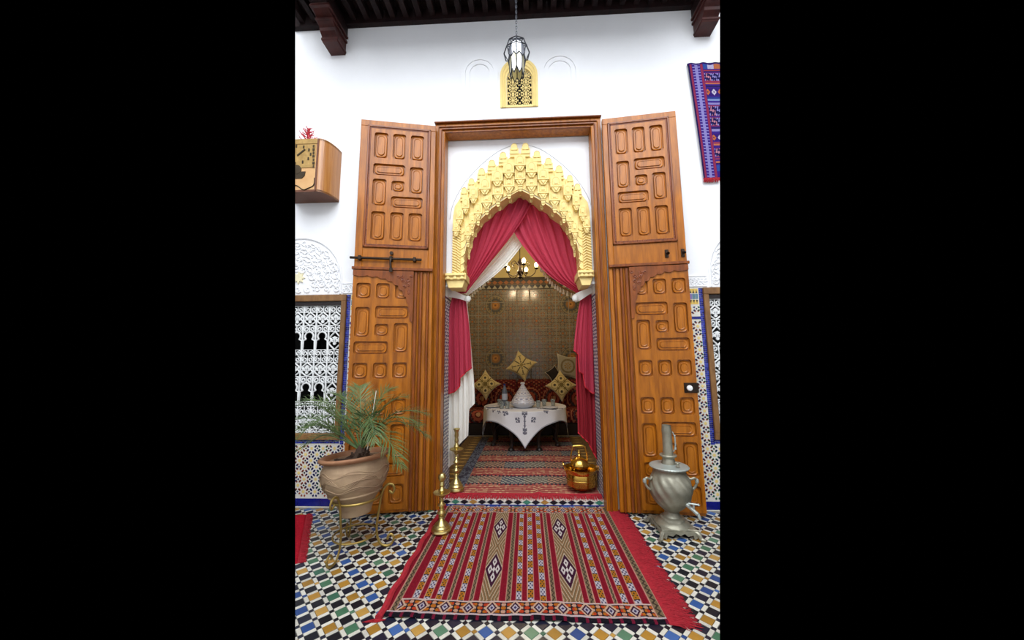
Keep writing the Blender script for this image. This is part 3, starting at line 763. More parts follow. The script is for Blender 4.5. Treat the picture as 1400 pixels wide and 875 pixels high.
# --- windows with white iron grilles
def spiral(cx, cz, r, a0, turns, sgn, n=20):
    return [(cx + r * (1 - .78 * k / n) * math.cos(a0 + sgn * turns * 2 * PI * k / n), 0, cz + r * (1 - .78 * k / n) * math.sin(a0 + sgn * turns * 2 * PI * k / n)) for k in range(n + 1)]
def grille_window(name, x0, x1, cols, horseshoe_from, s, label):
    z0, z1 = .62, 1.80
    root = tag(empty(name), label, None); root['kind'] = 'structure'
    for (a, c, d, e) in ((x0 - .045, x0, z0, z1), (x1, x1 + .045, z0, z1), (x0 - .045, x1 + .045, z1, z1 + .06), (x0 - .045, x1 + .045, z0 - .055, z0)):
        b = MB(); b.box(a, c, -.03, .05, d, e); b.build('frame', 'wood_window', root, bevel=.004)
    b = MB(); b.box(x0, x1, -.012, .03, z1 - .035, z1); b.build('head_strip', 'dark_wood', root)
    W = .122; edge = x1 if s < 0 else x0                          # columns counted from the edge next to the door
    Y = .01; xdoor = edge
    for c in range(cols + 1):
        x = xdoor + s * c * W
        if c == 0: x = xdoor + s * .008
        b = MB(); b.box(x - .006, x + .006, Y - .006, Y + .006, z0, z1 - .035); b.build('bar', 'white_iron', root)
    zr = z1 - .04; r = 0.0072
    rows = []
    kinds = ['ogee', 'horse', 'ogee', 'horse', 'ogee']
    zz_ = zr
    band = .058
    for rw, kd in enumerate(kinds):
        def scroll_band(zc):
            for c in range(cols):
                xc = xdoor + s * (c + .5) * W
                if not inside((xc, 0, zc), .1): continue
                b = MB()
                for sg in (-1, 1):
                    b.tube([(p[0], Y, p[2]) for p in spiral(xc + sg * .030, zc, .027, PI / 2, 1.4, -sg)], r * .85, 5)
                b.obox((xc, Y, zc), (.004, 0, 0), (0, .005, 0), (0, 0, .028)); b.build('scroll', 'white_iron', root)
            b = MB(); b.box(x0, x1, Y - .004, Y + .004, zc - band / 2 - .003, zc - band / 2 + .003); b.box(x0, x1, Y - .004, Y + .004, zc + band / 2 - .003, zc + band / 2 + .003); b.build('cross_bar', 'white_iron', root)
        if kd == 'ogee': scroll_band(zz_ - band / 2); zz_ -= band
        hgt = .124 if kd == 'ogee' else .165
        for c in range(cols):
            xc = xdoor + s * (c + .5) * W; zc = zz_ - hgt / 2
            if not inside((xc, 0, zc), .1): continue
            b = MB()
            if kd == 'ogee' or c == 0 or c >= horseshoe_from:
                hh = hgt / 2
                for sg in (-1, 1):
                    b.tube(spline([(xc, Y, zc + hh), (xc + sg * .022, Y, zc + hh * .72), (xc + sg * .047, Y, zc + hh * .34), (xc + sg * .036, Y, zc), (xc + sg * .050, Y, zc - hh * .36), (xc + sg * .022, Y, zc - hh * .74), (xc, Y, zc - hh)], 4), r, 5)
                    b.tube([(p[0], Y, p[2]) for p in spiral(xc + sg * .020, zc + hh * .26, .016, PI / 2 - sg * 1.2, .9, -sg, 12)], r * .8, 5)
                for dx, dz, q in ((0, .026, .0145), (0, -.026, .0145), (.019, 0, .0145), (-.019, 0, .0145), (0, 0, .014)):
                    b.prism([(xc + dx + q * math.cos(t * PI / 4), zc + dz + q * math.sin(t * PI / 4)) for t in range(8)], Y + .004, Y - .006)
                b.build('quatrefoil_cell', 'white_iron', root)
            else:
                zt = zz_ - .040; R = .040
                b.tube([(xc + R * math.sin(a), Y, zt + R * math.cos(a)) for a in [(-2.35 + 4.7 * q / 18) for q in range(19)]], r * 1.1, 5)
                for sg in (-1, 1):
                    xe = xc + sg * R * math.sin(2.35); ze = zt + R * math.cos(2.35)
                    b.tube([(xe, Y, ze), (xc + sg * .052, Y, ze - .012), (xc + sg * .056, Y, zz_ - hgt)], r, 5)
                b.build('horseshoe_cell', 'white_iron', root)
        zz_ -= hgt
        scroll_band(zz_ - band / 2); zz_ -= band
        if zz_ < z0 + .03: break
    b = MB()                                                      # black-coloured box that paints in the shade of the room behind
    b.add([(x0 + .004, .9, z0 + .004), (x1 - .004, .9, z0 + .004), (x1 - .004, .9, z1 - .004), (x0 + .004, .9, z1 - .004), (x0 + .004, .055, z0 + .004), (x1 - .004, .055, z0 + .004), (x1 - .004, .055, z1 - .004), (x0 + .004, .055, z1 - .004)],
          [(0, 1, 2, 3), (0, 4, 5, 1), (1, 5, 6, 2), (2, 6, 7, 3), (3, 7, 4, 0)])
    b.build('shade_box', 'shade_black', root)
    return root
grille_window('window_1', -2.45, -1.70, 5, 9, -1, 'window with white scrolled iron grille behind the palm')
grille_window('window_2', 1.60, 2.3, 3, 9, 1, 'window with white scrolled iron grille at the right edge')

# --- carved plaster lunettes and frieze
def lunette(cx, cz, R, label, star, mirror):
    root = tag(empty('carved_lunette', (cx, 0, cz)), label, 'plasterwork')
    b = MB(); b.prism([(R * math.cos(PI * k / 30), R * math.sin(PI * k / 30) * 1.0 + .14) for k in range(31)] + [(-R, 0), (R, 0)][0:2], 0, -.004); b.build('ground', 'plaster', root)
    rim = [(-R, -.004, 0)] + [(R * math.cos(PI - PI * k / 36), -.004, .14 + R * math.sin(PI * k / 36)) for k in range(37)] + [(R, -.004, 0)]
    b = MB(); b.tube(rim, .011, 6); b.build('rim', 'plaster', root, smooth=True)
    b = MB(); rr = random.Random(11)
    def sc(x, z, r, a0, sg):
        p = [(x + r * (1 - .8 * k / 14) * math.cos(a0 + sg * 7.5 * k / 14), -.006, z + r * (1 - .8 * k / 14) * math.sin(a0 + sg * 7.5 * k / 14)) for k in range(15)]
        b.tube(p, [.0085 * (1 - .4 * k / 14) for k in range(15)], 5, up=(0, 1, 0))
    for ring_r, num in ((R * .90, 15), (R * .72, 13), (R * .54, 10), (R * .36, 7)):
        for k in range(num + 1):
            a = PI * k / num; x, z = ring_r * math.cos(a), .10 + ring_r * math.sin(a)
            if z < .02: continue
            sc(x, z, .040 + rr.random() * .014, a + rr.random() * 2, 1 if k % 2 else -1)
            aa = a + .5 * PI / num
            b.tube(spline([(ring_r * math.cos(aa) - .03 * math.sin(aa), -.005, .10 + ring_r * math.sin(aa) + .03 * math.cos(aa)), ((ring_r + .022) * math.cos(aa), -.008, .10 + (ring_r + .022) * math.sin(aa)), (ring_r * math.cos(aa) + .04 * math.sin(aa), -.005, .10 + ring_r * math.sin(aa) - .04 * math.cos(aa))], 4), .007, 5)
    for k in range(9):
        x = -R * .9 + k * R * .225; sc(x, .045, .032, rr.random() * 6, 1 if k % 2 else -1)
    o = b.build('arabesque', 'plaster', root, smooth=True); o['kind'] = 'stuff'
    if star:
        b = MB(); b.prism([((.062 if t % 2 == 0 else .034) * math.cos(PI * t / 8), .16 + (.062 if t % 2 == 0 else .034) * math.sin(PI * t / 8)) for t in range(16)], 0, -.016); b.build('star', 'cream_star' if mat('cream_star', (244, 236, 200), .7) else '', root)
lunette(-2.13, 1.87, .405, 'carved white plaster lunette over the left window, cream star inside', True, False)
lunette(2.04, 1.87, .405, 'carved white plaster lunette over the right window', False, True)
for x0, x1, nm in ((-1.705, -1.49, 'left'), (1.43, 1.60, 'right')):
    root = tag(empty('carved_frieze', ((x0 + x1) / 2, 0, 1.87)), 'short carved white plaster frieze beside the %s lunette' % nm, 'plasterwork'); hw = (x1 - x0) / 2
    b = MB(); b.box(-hw, hw, -.006, 0, 0, .10); b.build('ground', 'plaster', root)
    b = MB(); rr = random.Random(5)
    for k in range(10):
        x = -hw + (k + .5) * hw / 5; z = .035 + .03 * (k % 2); a0 = rr.random() * 6
        b.tube([(x + .018 * (1 - .07 * q) * math.cos(a0 + q * .6), -.007, z + .018 * (1 - .07 * q) * math.sin(a0 + q * .6)) for q in range(11)], .005, 5)
    b.tube([(-hw, -.007, .097), (hw, -.007, .097)], .005, 5); b.tube([(-hw, -.007, .006), (hw, -.007, .006)], .005, 5)
    o = b.build('arabesque', 'plaster', root, smooth=True); o['kind'] = 'stuff'

# ================================================================== CURTAINS
def drape(name, le, re, Y, folds, amp, material, parent, nu=72, nv=26, bottom=None, phase=0, taper=None, amp2=.35):
    """cloth between a left and a right edge polyline (given as view points at depth Y), folds running down it"""
    L = spline([tuple(at(x, y, Y)) for x, y in le], 10); R = spline([tuple(at(x, y, Y)) for x, y in re], 10)
    def samp(C, t): q = t * (len(C) - 1); i = min(int(q), len(C) - 2); return C[i].lerp(C[i + 1], q - i)
    vs = []
    for j in range(nv + 1):
        t = j / nv
        for i in range(nu + 1):
            u = i / nu; tb = t * (bottom(u) if bottom else 1)
            p = samp(L, tb).lerp(samp(R, tb), u)
            k = taper(t) if taper else 1
            f = math.sin(2 * PI * folds * u + phase + .6 * math.sin(3 * t)) + amp2 * math.sin(2 * PI * folds * 2.3 * u + 1.7 + phase + t)
            vs.append((p.x, p.y - amp * k * f, p.z))
    b = MB(); n = (nu + 1) * (nv + 1); th = .0022
    fs = [(j * (nu + 1) + i, j * (nu + 1) + i + 1, (j + 1) * (nu + 1) + i + 1, (j + 1) * (nu + 1) + i) for j in range(nv) for i in range(nu)]
    b.add(vs, [tuple(reversed(f)) for f in fs])
    o = b.build(name, material, parent, smooth=True, ang=80)
    return o, vs, nu, nv
YC = .25
def hem(vs, nu, nv, parent, r=.006):
    b = MB(); b.tube([(p[0], p[1] - .003, p[2]) for p in vs[nv * (nu + 1):]], r, 5); b.build('hem_braid', 'red_braid', parent, smooth=True)
def stepf(pts):
    def f(u):
        for (a, ya), (b_, yb_) in zip(pts, pts[1:]):
            if a <= u <= b_: return ya + (yb_ - ya) * (u - a) / max(b_ - a, 1e-6)
        return pts[-1][1]
    return f
tie_t = lambda t: 1 - .72 * t
cl = tag(empty('red_curtain', (0, 0, 0)), 'red curtain drawn to the left side of the arch over a white sheer', 'curtain', 'red curtains in the arch')
drape('swag', [(648, 282), (636, 318), (632, 352), (628, 382), (620, 402)], [(734, 258), (722, 288), (700, 322), (668, 362), (637, 401)], YC - .01, 7, .020, 'red_cloth', cl, taper=tie_t)
o, vs, nu, nv = drape('tail', [(619, 402), (614, 430), (613, 480), (613, 541)], [(636, 404), (641, 440), (644, 480), (646, 541)], YC - .01, 4, .018, 'red_cloth', cl, taper=lambda t: .4 + .6 * t, bottom=stepf([(0, .985), (.28, .97), (.47, .93), (.50, .875), (.75, .83), (1, .80)]))
hem(vs, nu, nv, cl)
cr = tag(empty('red_curtain', (0, 0, 0)), 'red curtain drawn to the right side of the arch', 'curtain', 'red curtains in the arch')
drape('swag', [(688, 266), (700, 312), (722, 346), (752, 378), (794, 404)], [(776, 280), (793, 320), (797, 360), (800, 385), (808, 400)], YC + .03, 7, .022, 'red_cloth', cr, taper=tie_t, phase=1)
o, vs, nu, nv = drape('tail', [(794, 404), (788, 440), (784, 480), (781, 541)], [(809, 402), (813, 440), (815, 490), (817, 541)], YC - .01, 4, .018, 'red_cloth', cr, taper=lambda t: .4 + .6 * t, bottom=stepf([(0, .66), (.22, .68), (.28, .82), (.45, .83), (.52, .93), (.8, .98), (1, .97)]))
hem(vs, nu, nv, cr)
lo = tag(empty('lower_curtain', (0, 0, 0)), 'deep red lower curtain hanging below the right red curtain', 'curtain')
o, vs, nu, nv = drape('cloth', [(787, 485), (787, 520), (789, 560), (791, 632)], [(814, 485), (816, 530), (818, 580), (819, 632)], YC + .03, 5, .014, 'deep_red_cloth', lo, bottom=stepf([(0, .82), (.5, .86), (1, 1)]))
hem(vs, nu, nv, lo)
wc = tag(empty('sheer_curtain', (0, 0, 0)), 'white sheer curtain tied back at the left beneath the red one', 'curtain')
drape('swag', [(704, 305), (700, 322), (668, 362), (632, 400)], [(732, 305), (712, 338), (684, 370), (640, 404)], YC + .085, 5, .010, 'white_cloth', wc, taper=tie_t, nu=50)
drape('tail', [(618, 404), (615, 470), (613, 540), (612, 640)], [(638, 404), (644, 470), (649, 540), (649, 640)], YC + .03, 5, .016, 'white_cloth', wc, taper=lambda t: .4 + .7 * t, bottom=stepf([(0, 1), (.36, .97), (.40, .90), (.74, .86), (.78, .74), (1, .71)]))
for nm, c0, c1, ys, lab, par in (('tieback', (611, 400), (641, 410), 1, 'white cloth tieback round the left curtain', wc), ('tieback', (785, 409), (816, 393), 1, 'white cloth tieback round the right curtain', cr)):
    a, c = at(c0[0], c0[1], YC), at(c1[0], c1[1], YC); mid = (a + c) / 2; ax = (c - a) / 2; hw = ax.length; ax.normalize(); up = Vector((-ax.z, 0, ax.x))
    b = MB(); n = 28; ring = []
    for row_, h in enumerate((-.034, -.014, .006, .030)):
        for k in range(n):
            an = 2 * PI * k / n; q = mid + ax * (hw * math.cos(an) * (1 + .04 * math.sin(row_ * 3 + k))) + Vector((0, 1, 0)) * (-.07 * math.sin(an) * (1 - .05 * row_)) + up * (h + .008 * math.sin(2 * an + row_)); ring.append(q)
    fs = [(r * n + k, r * n + (k + 1) % n, (r + 1) * n + (k + 1) % n, (r + 1) * n + k) for r in range(3) for k in range(n)]
    b.add(ring, fs); t = b.build(nm, 'white_cloth', par, smooth=True, ang=80)
    k0 = (c if c0[0] < 700 else a); b = MB(); b.lathe([(.0, -.035), (.022, -.025), (.030, 0), (.024, .022), (0, .032)], 12, (k0.x, k0.y - .055, k0.z)); b.build('knot', 'white_cloth', t, smooth=True)
# tasselled valance edge inside the arch, one length each side
def tassels(name, pts, label, mode):
    C = spline([tuple(at(x, y, .40)) for x, y in pts], 10); root = tag(empty(name, (0, 0, 0)), label, 'trimming')
    b = MB(); b.tube(C, .009, 6); b.build('braid', 'tassel_gold', root, smooth=True)
    b = MB(); b.lathe([(.003, 0), (.004, -.012), (.009, -.018), (.006, -.024), (.011, -.045), (.012, -.062), (0, -.064)], 8); me = b.mesh('tassel', 'tassel_cream', True)
    L = 0; nxt = 0
    for p, q in zip(C, C[1:]):
        L += (q - p).length
        if L > nxt: link('tassel', me, root, q); nxt += .036
mat('tassel_gold', (150, 112, 56), .7, var=.3, scale=60); mat('tassel_cream', (226, 212, 176), .6, var=.2, scale=60)
tassels('tassel_trim', [(738, 360), (752, 380), (768, 393), (796, 405)], 'gold tassel trim along the inner edge of the right curtain', 1)
tassels('tassel_trim', [(640, 406), (650, 393), (662, 384), (676, 370)], 'gold tassel trim below the white sheer swag', 0)

# ================================================================== INNER ROOM
# --- rugs (woven patterns, one colour per small patch of weave)
def ncol(*c): return np.array([lin(x) for x in c])
def hash2(a, b_): return np.mod(np.abs(np.sin(a * 127.1 + b_ * 311.7) * 43758.5), 1)
def rug_mesh(name, x0, x1, y0, y1, nu, nv, colf, zf, parent, th=.006):
    U, V = np.meshgrid(np.linspace(0, 1, nu + 1), np.linspace(0, 1, nv + 1)); X = x0 + (x1 - x0) * U; Y = y0 + (y1 - y0) * V
    uc, vc = np.meshgrid((np.arange(nu) + .5) / nu, (np.arange(nv) + .5) / nv)
    Z = zf(U, V, X, Y)
    Z[0, :] -= th; Z[-1, :] -= th; Z[:, 0] -= th; Z[:, -1] -= th
    return npgrid(name, X, Y, Z, colf(uc, vc), 'woven', parent)
def fringe(name, segs, n, length, r, material, parent, seed=1, droop=0):
    """segs: list of (start, end, outward) in local space"""
    rr = random.Random(seed); b = MB()
    for a, c, d in segs:
        a, c, d = Vector(a), Vector(c), Vector(d)
        for k in range(n):
            p = a.lerp(c, (k + rr.random()) / n); l = length * (.65 + .6 * rr.random()); side = (c - a).normalized() * rr.uniform(-.5, .5) * l * .7
            h = rr.uniform(0.002, .009)
            b.tube([p + Vector((0, 0, .003)), p + d * (l * .5) + side * .4 + Vector((0, 0, h - droop * .5)), p + d * l + side + Vector((0, 0, .002 - droop))], [r, r, r * .5], 4, caps=False)
    o = b.build(name, material, parent); o['kind'] = 'stuff'; return o

# front kilim
RX0, RX1, RY0, RY1 = -.728, .645, -1.235, .030
root = tag(empty('kilim_rug', (0, 0, 0)), 'red striped kilim rug with lozenges on the tiled courtyard floor', 'rug')
bounds = [(95, 130, 'R'), (130, 175, 'B'), (175, 240, 'R'), (240, 290, 'A'), (290, 322, 'R'), (322, 372, 'A'), (372, 405, 'R'), (405, 450, 'A'), (450, 487, 'R'), (487, 520, 'B'), (520, 560, 'R'), (560, 605, 'A'), (605, 640, 'R'), (640, 672, 'B'), (672, 712, 'R'), (712, 850, 'L'), (850, 895, 'R'), (895, 935, 'B'), (935, 968, 'R'), (968, 1011, 'A'), (1011, 1046, 'R'), (1046, 1096, 'A'), (1096, 1136, 'R'), (1136, 1181, 'A'), (1181, 1211, 'R'), (1211, 1251, 'B'), (1251, 1291, 'R'), (1291, 1436, 'L'), (1436, 1471, 'R'), (1471, 1516, 'B'), (1516, 1548, 'R'), (1548, 1596, 'A'), (1596, 1636, 'R'), (1636, 1666, 'B'), (1666, 1696, 'R'), (1696, 1741, 'A'), (1741, 1776, 'R'), (1776, 1831, 'A'), (1831, 1880, 'R'), (1880, 1940, 'B')]
bu = [((a - 95) / 1845, (c - 95) / 1845, k) for a, c, k in bounds]
RED, PINK, BRN, CRM, ORG, WHT_, DRK, PUR = [np.array(lin(c)) for c in ((138, 16, 38), (206, 150, 130), (120, 98, 68), (200, 178, 150), (190, 108, 30), (206, 200, 206), (34, 26, 36), (64, 22, 50))]
def kilim_col(u, v):
    c = np.zeros(u.shape + (3,)); c[:] = RED; Wm, Hm = RX1 - RX0, RY1 - RY0; y = v * Hm
    for n_, (a, b_, k) in enumerate(bu):
        s = (u >= a) & (u < b_); t = (u - a) / (b_ - a); w_ = (b_ - a) * Wm
        if k == 'A':
            seg = np.floor(y / .066 + n_ * .37); f = np.mod(y / .066 + n_ * .37, 1)
            odd = np.mod(seg, 2) == 0
            motif = np.cos(t * 4 * PI) * np.cos(f * 4 * PI)
            c1 = np.where(motif[..., None] > .25, ORG, np.where(motif[..., None] < -.45, DRK, np.array(lin((176, 120, 30)))))
            c2 = np.where(motif[..., None] > .1, WHT_, np.where(motif[..., None] < -.3, np.array(lin((70, 60, 90))), np.array(lin((170, 160, 176)))))
            cc_ = np.where(odd[..., None], c1, c2); e = (t < .10) | (t > .90); cc_[e] = PINK; gap = (f < .07); cc_[gap & ~e] = DRK
            c[s] = cc_[s]
        elif k == 'B':
            z = np.abs(np.mod(y / .038, 1) - .5) * 2; line = np.abs(t - (.3 + .4 * z)) < .13
            cc_ = np.where(line[..., None], np.array(lin((70, 56, 46))), BRN * .9 + CRM * .12); e = (t < .14) | (t > .86); cc_[e] = PINK; c[s] = cc_[s]
        elif k == 'L':
            per = .505; f = np.mod((y - .14) / per, 1) - .5; dx = np.abs(t - .5) * 2; dy = np.abs(f) * 2
            d = dx + dy * 1.5
            cc_ = np.zeros(u.shape + (3,)); q = np.mod(d * 3.0, 1)
            cc_[:] = np.where((q < .25)[..., None], CRM, np.where((q < .6)[..., None], BRN, np.array(lin((150, 112, 76)))))
            core = d < .98; cc_[np.abs(d - 1.03) < .07] = CRM; cc_[core] = PUR
            pp = np.abs((t - .5) * 2 + f * 3); qq = np.abs((t - .5) * 2 - f * 3)         # knot in the lozenge's own axes
            ring = np.maximum(np.abs(pp - .43), np.abs(qq - .43)); knot = ((ring < .27) & (ring > .10)) | (np.maximum(pp, qq) < .17)
            cc_[knot & core] = np.array(lin((222, 212, 208)))
            e = (t < .03) | (t > .97); cc_[e] = PINK; c[s] = cc_[s]
        else:
            e = (t < .06) | (t > .94); c[s & e] = np.array(lin((168, 60, 74)))
            hv = hash2(np.floor(u * 420), np.floor(v * 90)); c[s & ~e] *= (.86 + .28 * hv[s & ~e])[:, None]
    inner = (u > bu[2][0]) & (u < bu[-2][1])
    def endband(s0, fv):
        w_ = np.mod(u * Wm / .118, 1) - .5; d = np.abs(w_) * 2 + np.abs(fv - .5) * 1.1
        sm = np.cos(u * Wm / .0295 * PI) * np.cos(fv * 4 * PI)
        idx = hash2(np.floor(u * Wm / .0295), np.floor(fv * 3))
        cc_ = np.where((sm > .2)[..., None], np.where((idx > .5)[..., None], ORG, np.array(lin((196, 66, 34)))), np.where((sm < -.35)[..., None], np.array(lin((206, 160, 136))), DRK))
        cc_[(d < .62)] = np.array(lin((214, 178, 150))); cc_[(d < .44)] = PUR; cc_[(d < .27)] = np.array(lin((196, 186, 196))); cc_[d < .13] = np.array(lin((60, 48, 90)))
        cc_[(fv < .07) | (fv > .93)] = np.array(lin((214, 186, 178))); c[s0] = cc_[s0]
    s0 = (y > .03) & (y < .125) & inner; endband(s0, (y - .03) / .095)
    s0 = (y > Hm - .115) & (y < Hm - .015) & inner; endband(s0, (y - Hm + .115) / .10); 
    c[(y < .03)] = np.where((np.mod(u[(y < .03)] * 26, 1) > .72)[..., None], np.array(lin((120, 20, 50))), np.array(lin((18, 14, 26))))
    c[(y >= .024) & (y < .034)] = np.array(lin((206, 186, 190)))
    return c * .70
kz = lambda U, V, X, Y: .008 + .0035 * np.sin(X * 9 + 1) * np.sin(Y * 4) + .006 * np.exp(-((V - .0) / .03) ** 2) * (np.sin(X * 17) > 0) * .6 + .0012 * np.sin(X * 60)
rug_mesh('weave', RX0, RX1, RY0, RY1, 470, 400, kilim_col, kz, root)
rr = random.Random(2); b = MB()
# rolled selvage at the left
b.tube([(RX0 - .006 + .006 * math.sin(k * .8), RY0 - .015 + (RY1 - RY0 + .02) * k / 40, .012) for k in range(41)], .018, 8); b.build('rolled_edge', 'red_yarn', root, smooth=True)
fringe('fringe', [((RX1, RY0, 0), (RX1, RY1, 0), (1, -.12, 0))], 1500, .12, .0022, 'red_yarn', root, 3)
fringe('corner_fringe', [((RX0 - .01, RY0 - .012, 0), (RX0 + .03, RY0 - .012, 0), (-.8, -.3, 0))], 60, .05, .0022, 'red_yarn', root, 5)

# kilim in the inner room
root = tag(empty('inner_kilim', (0, 0, 0)), 'red and grey banded kilim with red fringe inside the doorway', 'rug')
def inner_col(u, v):
    c = np.zeros(u.shape + (3,)); y = v * 2.5; x = u * 1.36
    c[:] = np.array(lin((150, 104, 92)))
    pos = 0; k = 0
    while pos < 2.5:
        hgt = .235 if k % 2 == 0 else .30
        s = (y >= pos) & (y < pos + hgt); f = (y - pos) / hgt
        if k % 2 == 0:
            g = np.mod(f * 5, 1); jit = hash2(np.floor(x / .022), np.floor(f * 5) + k)
            cc_ = np.where((g < .5)[..., None], np.array(lin((134, 36, 46))), np.where((jit > .55)[..., None], np.array(lin((196, 160, 124))), np.array(lin((168, 110, 92)))))
        else:
            m_ = np.cos(x / .030 * PI + np.sin(f * 6) * .8) * np.cos(f * 9 * PI); h2 = hash2(np.floor(x / .010), np.floor(f * 26))
            zone = np.mod(np.floor(x / .23), 3)
            bs = np.where((zone == 1)[..., None], np.array(lin((176, 138, 114))), np.array(lin((152, 148, 132))))
            dk = np.where((zone == 2)[..., None], np.array(lin((74, 76, 88))), np.array(lin((96, 84, 76))))
            cc_ = np.where((m_ + .6 * (h2 - .5) > .12)[..., None], bs, dk); cc_[(f < .08) | (f > .92)] = np.array(lin((150, 40, 50)))
            cc_[((f < .17) | (f > .83)) & (np.mod(x / .04, 1) > .5)] = np.array(lin((60, 50, 60)))
        c[s] = cc_[s]; pos += hgt; k += 1
    e = (u < .09); cc_ = np.where((hash2(np.floor(u * 90), np.floor(y / .03)) > .5)[..., None], np.array(lin((104, 110, 124))), np.array(lin((64, 62, 78)))); c[e] = cc_[e]
    return c
iz = lambda U, V, X, Y: FZ + .014 + .012 * np.exp(-((X - .08) / .025) ** 2) * np.exp(-(V / .12) ** 2) + .003 * np.sin(X * 11)
rug_mesh('weave', -.735, .625, .155, 2.5, 300, 420, inner_col, iz, root)
b = MB()
rr = random.Random(4)
for k in range(620):
    x = -.745 + 1.385 * (k + rr.random()) / 620; l = rr.uniform(.038, .055); z0 = FZ + .014 + .012 * math.exp(-((x - .08) / .025) ** 2)
    b.tube([(x, .158, z0), (x + rr.uniform(-.006, .006), .158 - l * .7, z0 - .003), (x + rr.uniform(-.01, .01), max(.062, .158 - l * 1.9), FZ + .002 - .010 * rr.random() * (l > .044))], [.0026, .0026, .0014], 4, caps=False)
o = b.build('fringe', 'red_yarn', root); o['kind'] = 'stuff'
b = MB(); b.tube([(-.745 + 1.385 * k / 40, .155, FZ + .012 + .012 * math.exp(-((-.745 + 1.385 * k / 40 - .08) / .03) ** 2)) for k in range(41)], .009, 6); b.build('fringe_band', 'red_yarn', root, smooth=True)
# ochre runner along the left side, partly under the curtain
def run_col(u, v):
    y = v * 2.45; d = np.abs(np.mod(y / .16, 1) - .5) * 2 + np.abs(u - .5) * 2; c = np.zeros(u.shape + (3,))
    c[:] = np.where((np.mod(d * 4, 1) < .5)[..., None], np.array(lin((150, 116, 62))), np.array(lin((70, 62, 60)))); c[d < .35] = np.array(lin((196, 160, 88))); e = (u < .14) | (u > .86); c[e] = np.array(lin((50, 48, 60))); return c
for nm, xa, xb, lab in (('side_runner', -1.02, -.58, 'ochre and grey patterned runner left of the inner kilim'), ('side_runner', .50, .93, 'ochre and grey patterned runner right of the inner kilim')):
    r_ = tag(empty(nm, (0, 0, 0)), lab, 'rug'); z_ = FZ + .0045 if xa < 0 else FZ + .0045
    rug_mesh('weave', xa, xb, .36, 2.55, 60, 260, run_col, lambda U, V, X, Y: np.full_like(X, z_), r_, th=.004)

# --- banquette along the back wall
root = tag(empty('banquette', (0, 2.95, FZ)), 'low red patterned banquette sofa along the back wall', 'sofa')
b = MB(); b.box(-1.5, 1.45, -.33, .33, 0, .20); b.build('base', 'dark_wood', root, bevel=.01)
def red_pat(x, z, k=1.):
    c = np.zeros(x.shape + (3,)); q = .42; gx = np.mod(x + .18, q) / q - .5; R = np.hypot(gx * q, z - .12)
    c[:] = lin((92, 22, 28)); m_ = np.sin(x * 70) * np.sin(z * 80 + np.sin(x * 30)); c[m_ > .45] = lin((150, 92, 66)); c[m_ < -.55] = lin((48, 20, 26))
    for ra, rb_, cc_ in ((.17, .19, (170, 104, 76)), (.12, .14, (60, 60, 62)), (.06, .10, (172, 84, 62)), (0, .04, (196, 148, 104))): c[(R > ra) & (R < rb_)] = lin(cc_)
    return c
def padded(name, x0, x1, y0, y1, z0, z1, parent, r=.05, n=14):
    """soft box as a superellipsoid with printed cloth"""
    nu, nv = 40, 18; U, V = np.meshgrid(np.linspace(-PI, PI, nu + 1), np.linspace(-PI / 2, PI / 2, nv + 1))
    p = .35; sg = lambda a: np.sign(a) * np.abs(a) ** p
    X = (x0 + x1) / 2 + (x1 - x0) / 2 * sg(np.cos(V)) * sg(np.cos(U)); Y = (y0 + y1) / 2 + (y1 - y0) / 2 * sg(np.cos(V)) * sg(np.sin(U)); Z = (z0 + z1) / 2 + (z1 - z0) / 2 * sg(np.sin(V))
    return X, Y, Z
def padbox(name, x0, x1, y0, y1, z0, z1, parent, nx):
    b = MB()
    def face(f, nu, nv):
        b.grid(f, nu, nv, None)
    # front, top and ends as fine grids so that the print reads; softened edges
    nz = 22
    xs_ = np.linspace(x0, x1, nx + 1); prof = [(y0 + .0, z0), (y0 - .015, z0 + (z1 - z0) * .25), (y0 - .02, z0 + (z1 - z0) * .6), (y0, z1 - .03), (y0 + .035, z1), ((y0 + y1) / 2, z1 + .008), (y1, z1 - .01), (y1, z0)]
    pr = []
    for (a, c), (d, e) in zip(prof, prof[1:]):
        for k in range(6): pr.append((a + (d - a) * k / 6, c + (e - c) * k / 6))
    pr.append(prof[-1]); pr = np.array(pr)
    X, _ = np.meshgrid(xs_, pr[:, 0]); Y = np.repeat(pr[:, :1], nx + 1, 1); Z = np.repeat(pr[:, 1:], nx + 1, 1)
    e = np.minimum((X - x0), (x1 - X)); sq = np.clip(1 - e / .04, 0, 1) ** 2 * .03; Zc = (z0 + z1) / 2; Z = Z - (Z - Zc) * sq * 6; 
    xm = (X[:-1, :-1] + X[1:, 1:]) / 2; zm = (Z[:-1, :-1] + Z[1:, 1:]) / 2 + (Y[:-1, :-1] - y0)
    o = npgrid(name, X, Y, Z, red_pat(xm, zm - z0), 'cushion_cloth', parent)
    b.box(x0 + .01, x1 - .01, y0 + .02, y1, z0, z1 - .03); b.build(name + '_core', 'deep_red_cloth', o)
for x0, x1 in ((-1.5, -.53), (-.52, .44), (.45, 1.45)): padbox('seat_cushion', x0, x1, -.35, .33, .205, .40, root, 120)
for x0, x1 in ((-1.5, -.83), (-.82, -.20), (-.19, .43), (.44, 1.05), (1.06, 1.45)): padbox('back_cushion', x0, x1, .12, .33, .41, .86, root, 90)

